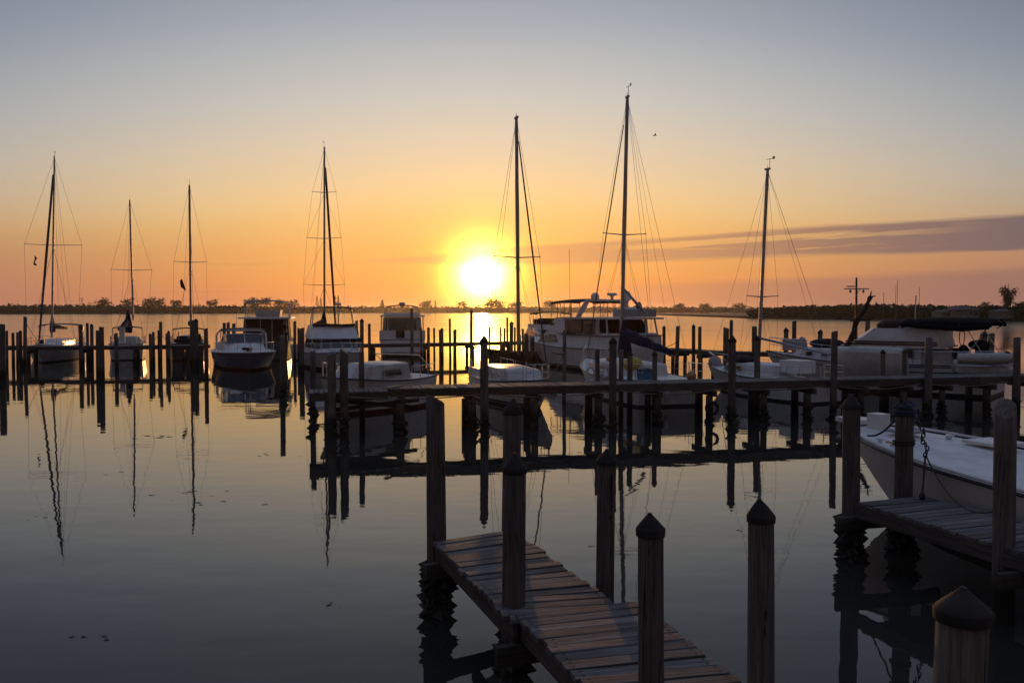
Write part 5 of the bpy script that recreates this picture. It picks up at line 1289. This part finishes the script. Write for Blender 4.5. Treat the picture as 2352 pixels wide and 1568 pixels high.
rope('slack_line', 'dark slack line drooping from the chain to the slant topped piling', [pp + Vector((.32, -.12, zt7 - .62)), at(2288, 1172, 11.15)], .013, 'darkrope', sag=.32)
# hoses and ropes under the boardwalk edge
for i, (xa, xb, sg) in enumerate(((-5.3, -1.0, .12), (-.9, 3.3, .16), (3.7, 7.4, .17), (7.8, 11.4, .10), (11.8, 15.3, .16), (15.5, 19.1, .12))):
    rope('dock_hose', f'sagging pale hose under the boardwalk edge, {ORD[i]} span from the left', [cp(xa, -.06) + Vector((0, 0, C_Z - .22)), cp(xb, -.06) + Vector((0, 0, C_Z - .22))], .022, 'rope', 'hose', sg)
# mooring lines in the left basin and on the sailboats
rope('mooring_line', 'slack line from a far left dock piling to the leftmost sailboat bow', [at(62, 745, 61), at(88, 783, 64.2)], .018, 'darkrope', sag=.1)
rope('mooring_line', 'line from the second sailboat side to the third sailboat pilings', [at(341, 786, 69), at(369, 762, 63.5), at(386, 778, 61.2)], .018, 'darkrope', sag=.2)
rope('mooring_line', 'long dark line sloping from the navy cruiser to the piling by the flybridge boat', [at(632, 806, 60), at(690, 840, 54.9)], .018, 'darkrope', sag=.1)
rope('mooring_line', 'line from the far right dock piling to the motor yacht stern', [at(1515, 800, 54), at(1557, 783, 57.6)], .02, 'darkrope', sag=.1)
# clutter in the cockpit of the tall masted sailboat
d6 = 35.9
c = at(1392, 838, 37.2)
e = thing('covered_outboard', 'white covered outboard engine on the cluttered sailboat', 'engine', tuple(c))
MB().ball((0, 0, .0), (.26, .2, .20), 12, 8).build('cowling', M['white'], e, 60)
MB().box((.1, 0, -.35), (.3, .25, .5)).build('leg', M['greycanvas'], e)
MB().ball((.12, 0, .25), (.12, .12, .14), 10, 7).build('cap', M['orange'], e, 60)
c = at(1388, 862, 36.6)
m = MB(); rr_ = random.Random(4)
for i in range(26):
    q = Vector((rr_.gauss(0, .18), rr_.gauss(0, .1), rr_.gauss(0, .1))); s_ = [Vector((rr_.gauss(0, 1), rr_.gauss(0, 1), rr_.gauss(0, 1))) * .10 for _ in range(4)]
    m.add([c + q + k for k in s_], [(0, 1, 2), (0, 2, 3), (0, 3, 1), (1, 2, 3)])
tag(m.build('crumpled_bag', M['white'], None, 0), 'crumpled white plastic bag under the covered outboard', 'bag')
c = at(1357, 858, 36.4)
e = tag(MB().tube([c + Vector((.16 * cos(a), .02, .30 * sin(a) - .02)) for a in [2 * pi * k / 18 for k in range(16)]], .055, 8).build('horseshoe_buoy', M['white'], None, 60), 'white horseshoe lifebuoy left of the covered outboard', 'lifebuoy')
p0, p1 = at(1432, 838, 36.9), at(1476, 836, 36.4)
secs = []
for i in range(9):
    q = i / 8; c = p0.lerp(p1, q); k = sin(pi * (.12 + .86 * q)) ** .7 if q < 1 else .1
    secs.append([c + Vector((0, .22 * cos(a) * k, .32 * sin(a) * k + .05 * q)) for a in [2 * pi * j / 10 for j in range(10)]])
tag(MB().loft(secs, True).build('kayak', M['yellow'], None, 60), 'yellow kayak end sticking out below the blue sail cover', 'kayak')
c = at(1481, 860, 36.0)
e = thing('tarp_box', 'bright blue tarp wrapped box on the cluttered sailboat stern', 'box', tuple(c), -.2)
MB().box((0, 0, 0), (.62, .5, .36)).build('box', M['bluetarp'], e)
MB().box((0, 0, .2), (.66, .54, .03)).build('lid', M['bluetarp'], e)
c = at(1470, 846, 36.1)
tag(MB().sheet([[c + Vector((x * .4, y * .3, .05 * cos(x * 2) - .03 * y)) for x in (-1.2, -.6, 0, .6, 1.2)] for y in (-1, 0, 1)]).build('grey_awning', M['greycanvas'], None, 50), 'grey cloth awning over the blue tarp box', 'awning')
c = at(1588, 863, 32.3)
tag(MB().ball(c + Vector((0, 0, .0)), (.19, .19, .19), 12, 8).build('round_buoy', M['orange'], None, 60), 'tan round buoy resting at the back of the boardwalk', 'buoy')
c = at(1650, 846, 43.6)
tag(MB().ball(c, (.28, .2, .36), 10, 8).build('bow_fender', M['greycanvas'], None, 60), 'grey fender at the bow of the small right sailboat', 'fender')
# tyre fender hanging low off the boardwalk and a gull in the sky
c = cp(7.05, -.02); c.z = .55
tag(MB().tube([c + Vector((.2 * cos(a), -.12, .2 * sin(a))) for a in [2 * pi * k / 20 for k in range(21)]], .06, 8).build('tyre_fender', M['black'], None, 60), 'black tyre hanging under the boardwalk', 'tyre')
c = at(1504, 312, 60)
g_ = MB(); g_.loft([[c + Vector((-.14, 0, -.02)), c + Vector((-.1, 0, .02)), c + Vector((.0, .05, .03))], [c + Vector((.16, 0, 0)), c + Vector((.14, 0, .03)), c + Vector((.1, .05, .03))]], True)
g_.slab([c + Vector((-.05, 0, .02)), c + Vector((.08, 0, .02)), c + Vector((.02, -.3, .12)), c + Vector((-.06, -.55, .05))], (0, 0, .012))
g_.slab([c + Vector((-.05, 0, .02)), c + Vector((.08, 0, .02)), c + Vector((.02, .3, .12)), c + Vector((-.06, .55, .05))], (0, 0, .012))
tag(g_.build('gull', M['black'], None, 0), 'tiny dark gull flying in the sky at upper right', 'bird')

rw = random.Random(5); m = MB()
for u_, v_, n_, sp in ((360, 1004, 7, .5), (350, 1000, 4, .5), (430, 1128, 8, .5), (405, 1140, 5, .6), (520, 1155, 4, .4), (190, 1462, 5, .15), (600, 1045, 4, .4), (110, 1190, 4, .3),
                       (1310, 1040, 5, .3), (1700, 1218, 2, .08), (1360, 1254, 3, .08), (950, 1080, 6, .4), (780, 1385, 3, .1), (260, 1085, 3, .3)):
    for i in range(n_):
        c = on(u_, v_, 0); c += Vector((rw.gauss(0, sp), rw.gauss(0, sp * .5), .005)); a0 = rw.random() * .5; L_ = rw.uniform(.3, 1.1) * .0045 * c.y
        m.add([c + Vector((L_ * cos(a0 + k * pi / 3) * rw.uniform(.6, 1.2), 1.1 * L_ * rw.uniform(.2, .6) * sin(a0 + k * pi / 3) * rw.uniform(.5, 1.2), rw.uniform(0, .006))) for k in range(6)], [(0, 1, 2, 3, 4, 5)])
o = m.build('floating_weed', M['black'], None, 0); tag(o, 'scattered dark bits of weed floating on the calm water', 'weed'); o['kind'] = 'stuff'
HAZE = True
if HAZE:
    hz = MB().box((0, 1770, 9.5), (7400, 3800, 21.5)).build('haze', None, None, 0)
    hm = bpy.data.materials.new('evening_haze'); hm.use_nodes = True; t = hm.node_tree; t.nodes.clear()
    pv = t.nodes.new('ShaderNodeVolumePrincipled'); ho = t.nodes.new('ShaderNodeOutputMaterial')
    pv.inputs['Density'].default_value = 0.00007; pv.inputs['Anisotropy'].default_value = 0.8
    pv.inputs['Color'].default_value = (0.92, 0.86, 0.80, 1)
    t.links.new(pv.outputs[0], ho.inputs['Volume'])
    hz.data.materials.append(hm); tag(hz, 'thin warm evening haze over the bay', 'haze'); hz['kind'] = 'stuff'
    S.cycles.volume_bounces = 1

b = Boat('skiff', 'dark open skiff moored under the far dock left of the motor yacht', 'skiff', (.35, 67.5), (-.99, .12), GP)
b.hull(5.4, 1.9, 1.05, .85, .78, over=.6, tr=.85, top='blackbottom', bot='blackbottom', deck='blackcanvas', deckdrop=.25)
b.part('thwart', MB().box((.4, 0, .72), (.3, 1.6, .05)), 'teak')
b.part('outboard', MB().box((-2.85, 0, 1.05), (.3, .3, .45)).box((-2.85, 0, .5), (.16, .16, .8)), 'black')
for i, (pa, pb, sg) in enumerate((((185, 775, 60.4), (150, 782, 66), .25), ((266, 785, 58), (275, 792, 68.6), .2), ((473, 785, 52.7), (482, 803, 59), .3), ((693, 790, 54.7), (702, 806, 58.5), .25),
                                  ((831, 770, 65), (833, 806, 59), .3), ((1297, 800, 41), (1255, 862, 34.6), .35), ((1525, 785, 60.4), (1508, 802, 54), .3), ((1682, 820, 30), (1655, 848, 43), .3),
                                  ((2260, 800, 46), (2285, 838, 39.2), .35), ((1884, 790, 55), (1790, 812, 47), .4))):
    rope('mooring_line', f'slack mooring line between a piling and a moored boat, {ORD[i]} from the left', [at(*pa), at(*pb)], .014, 'darkrope', sag=sg)
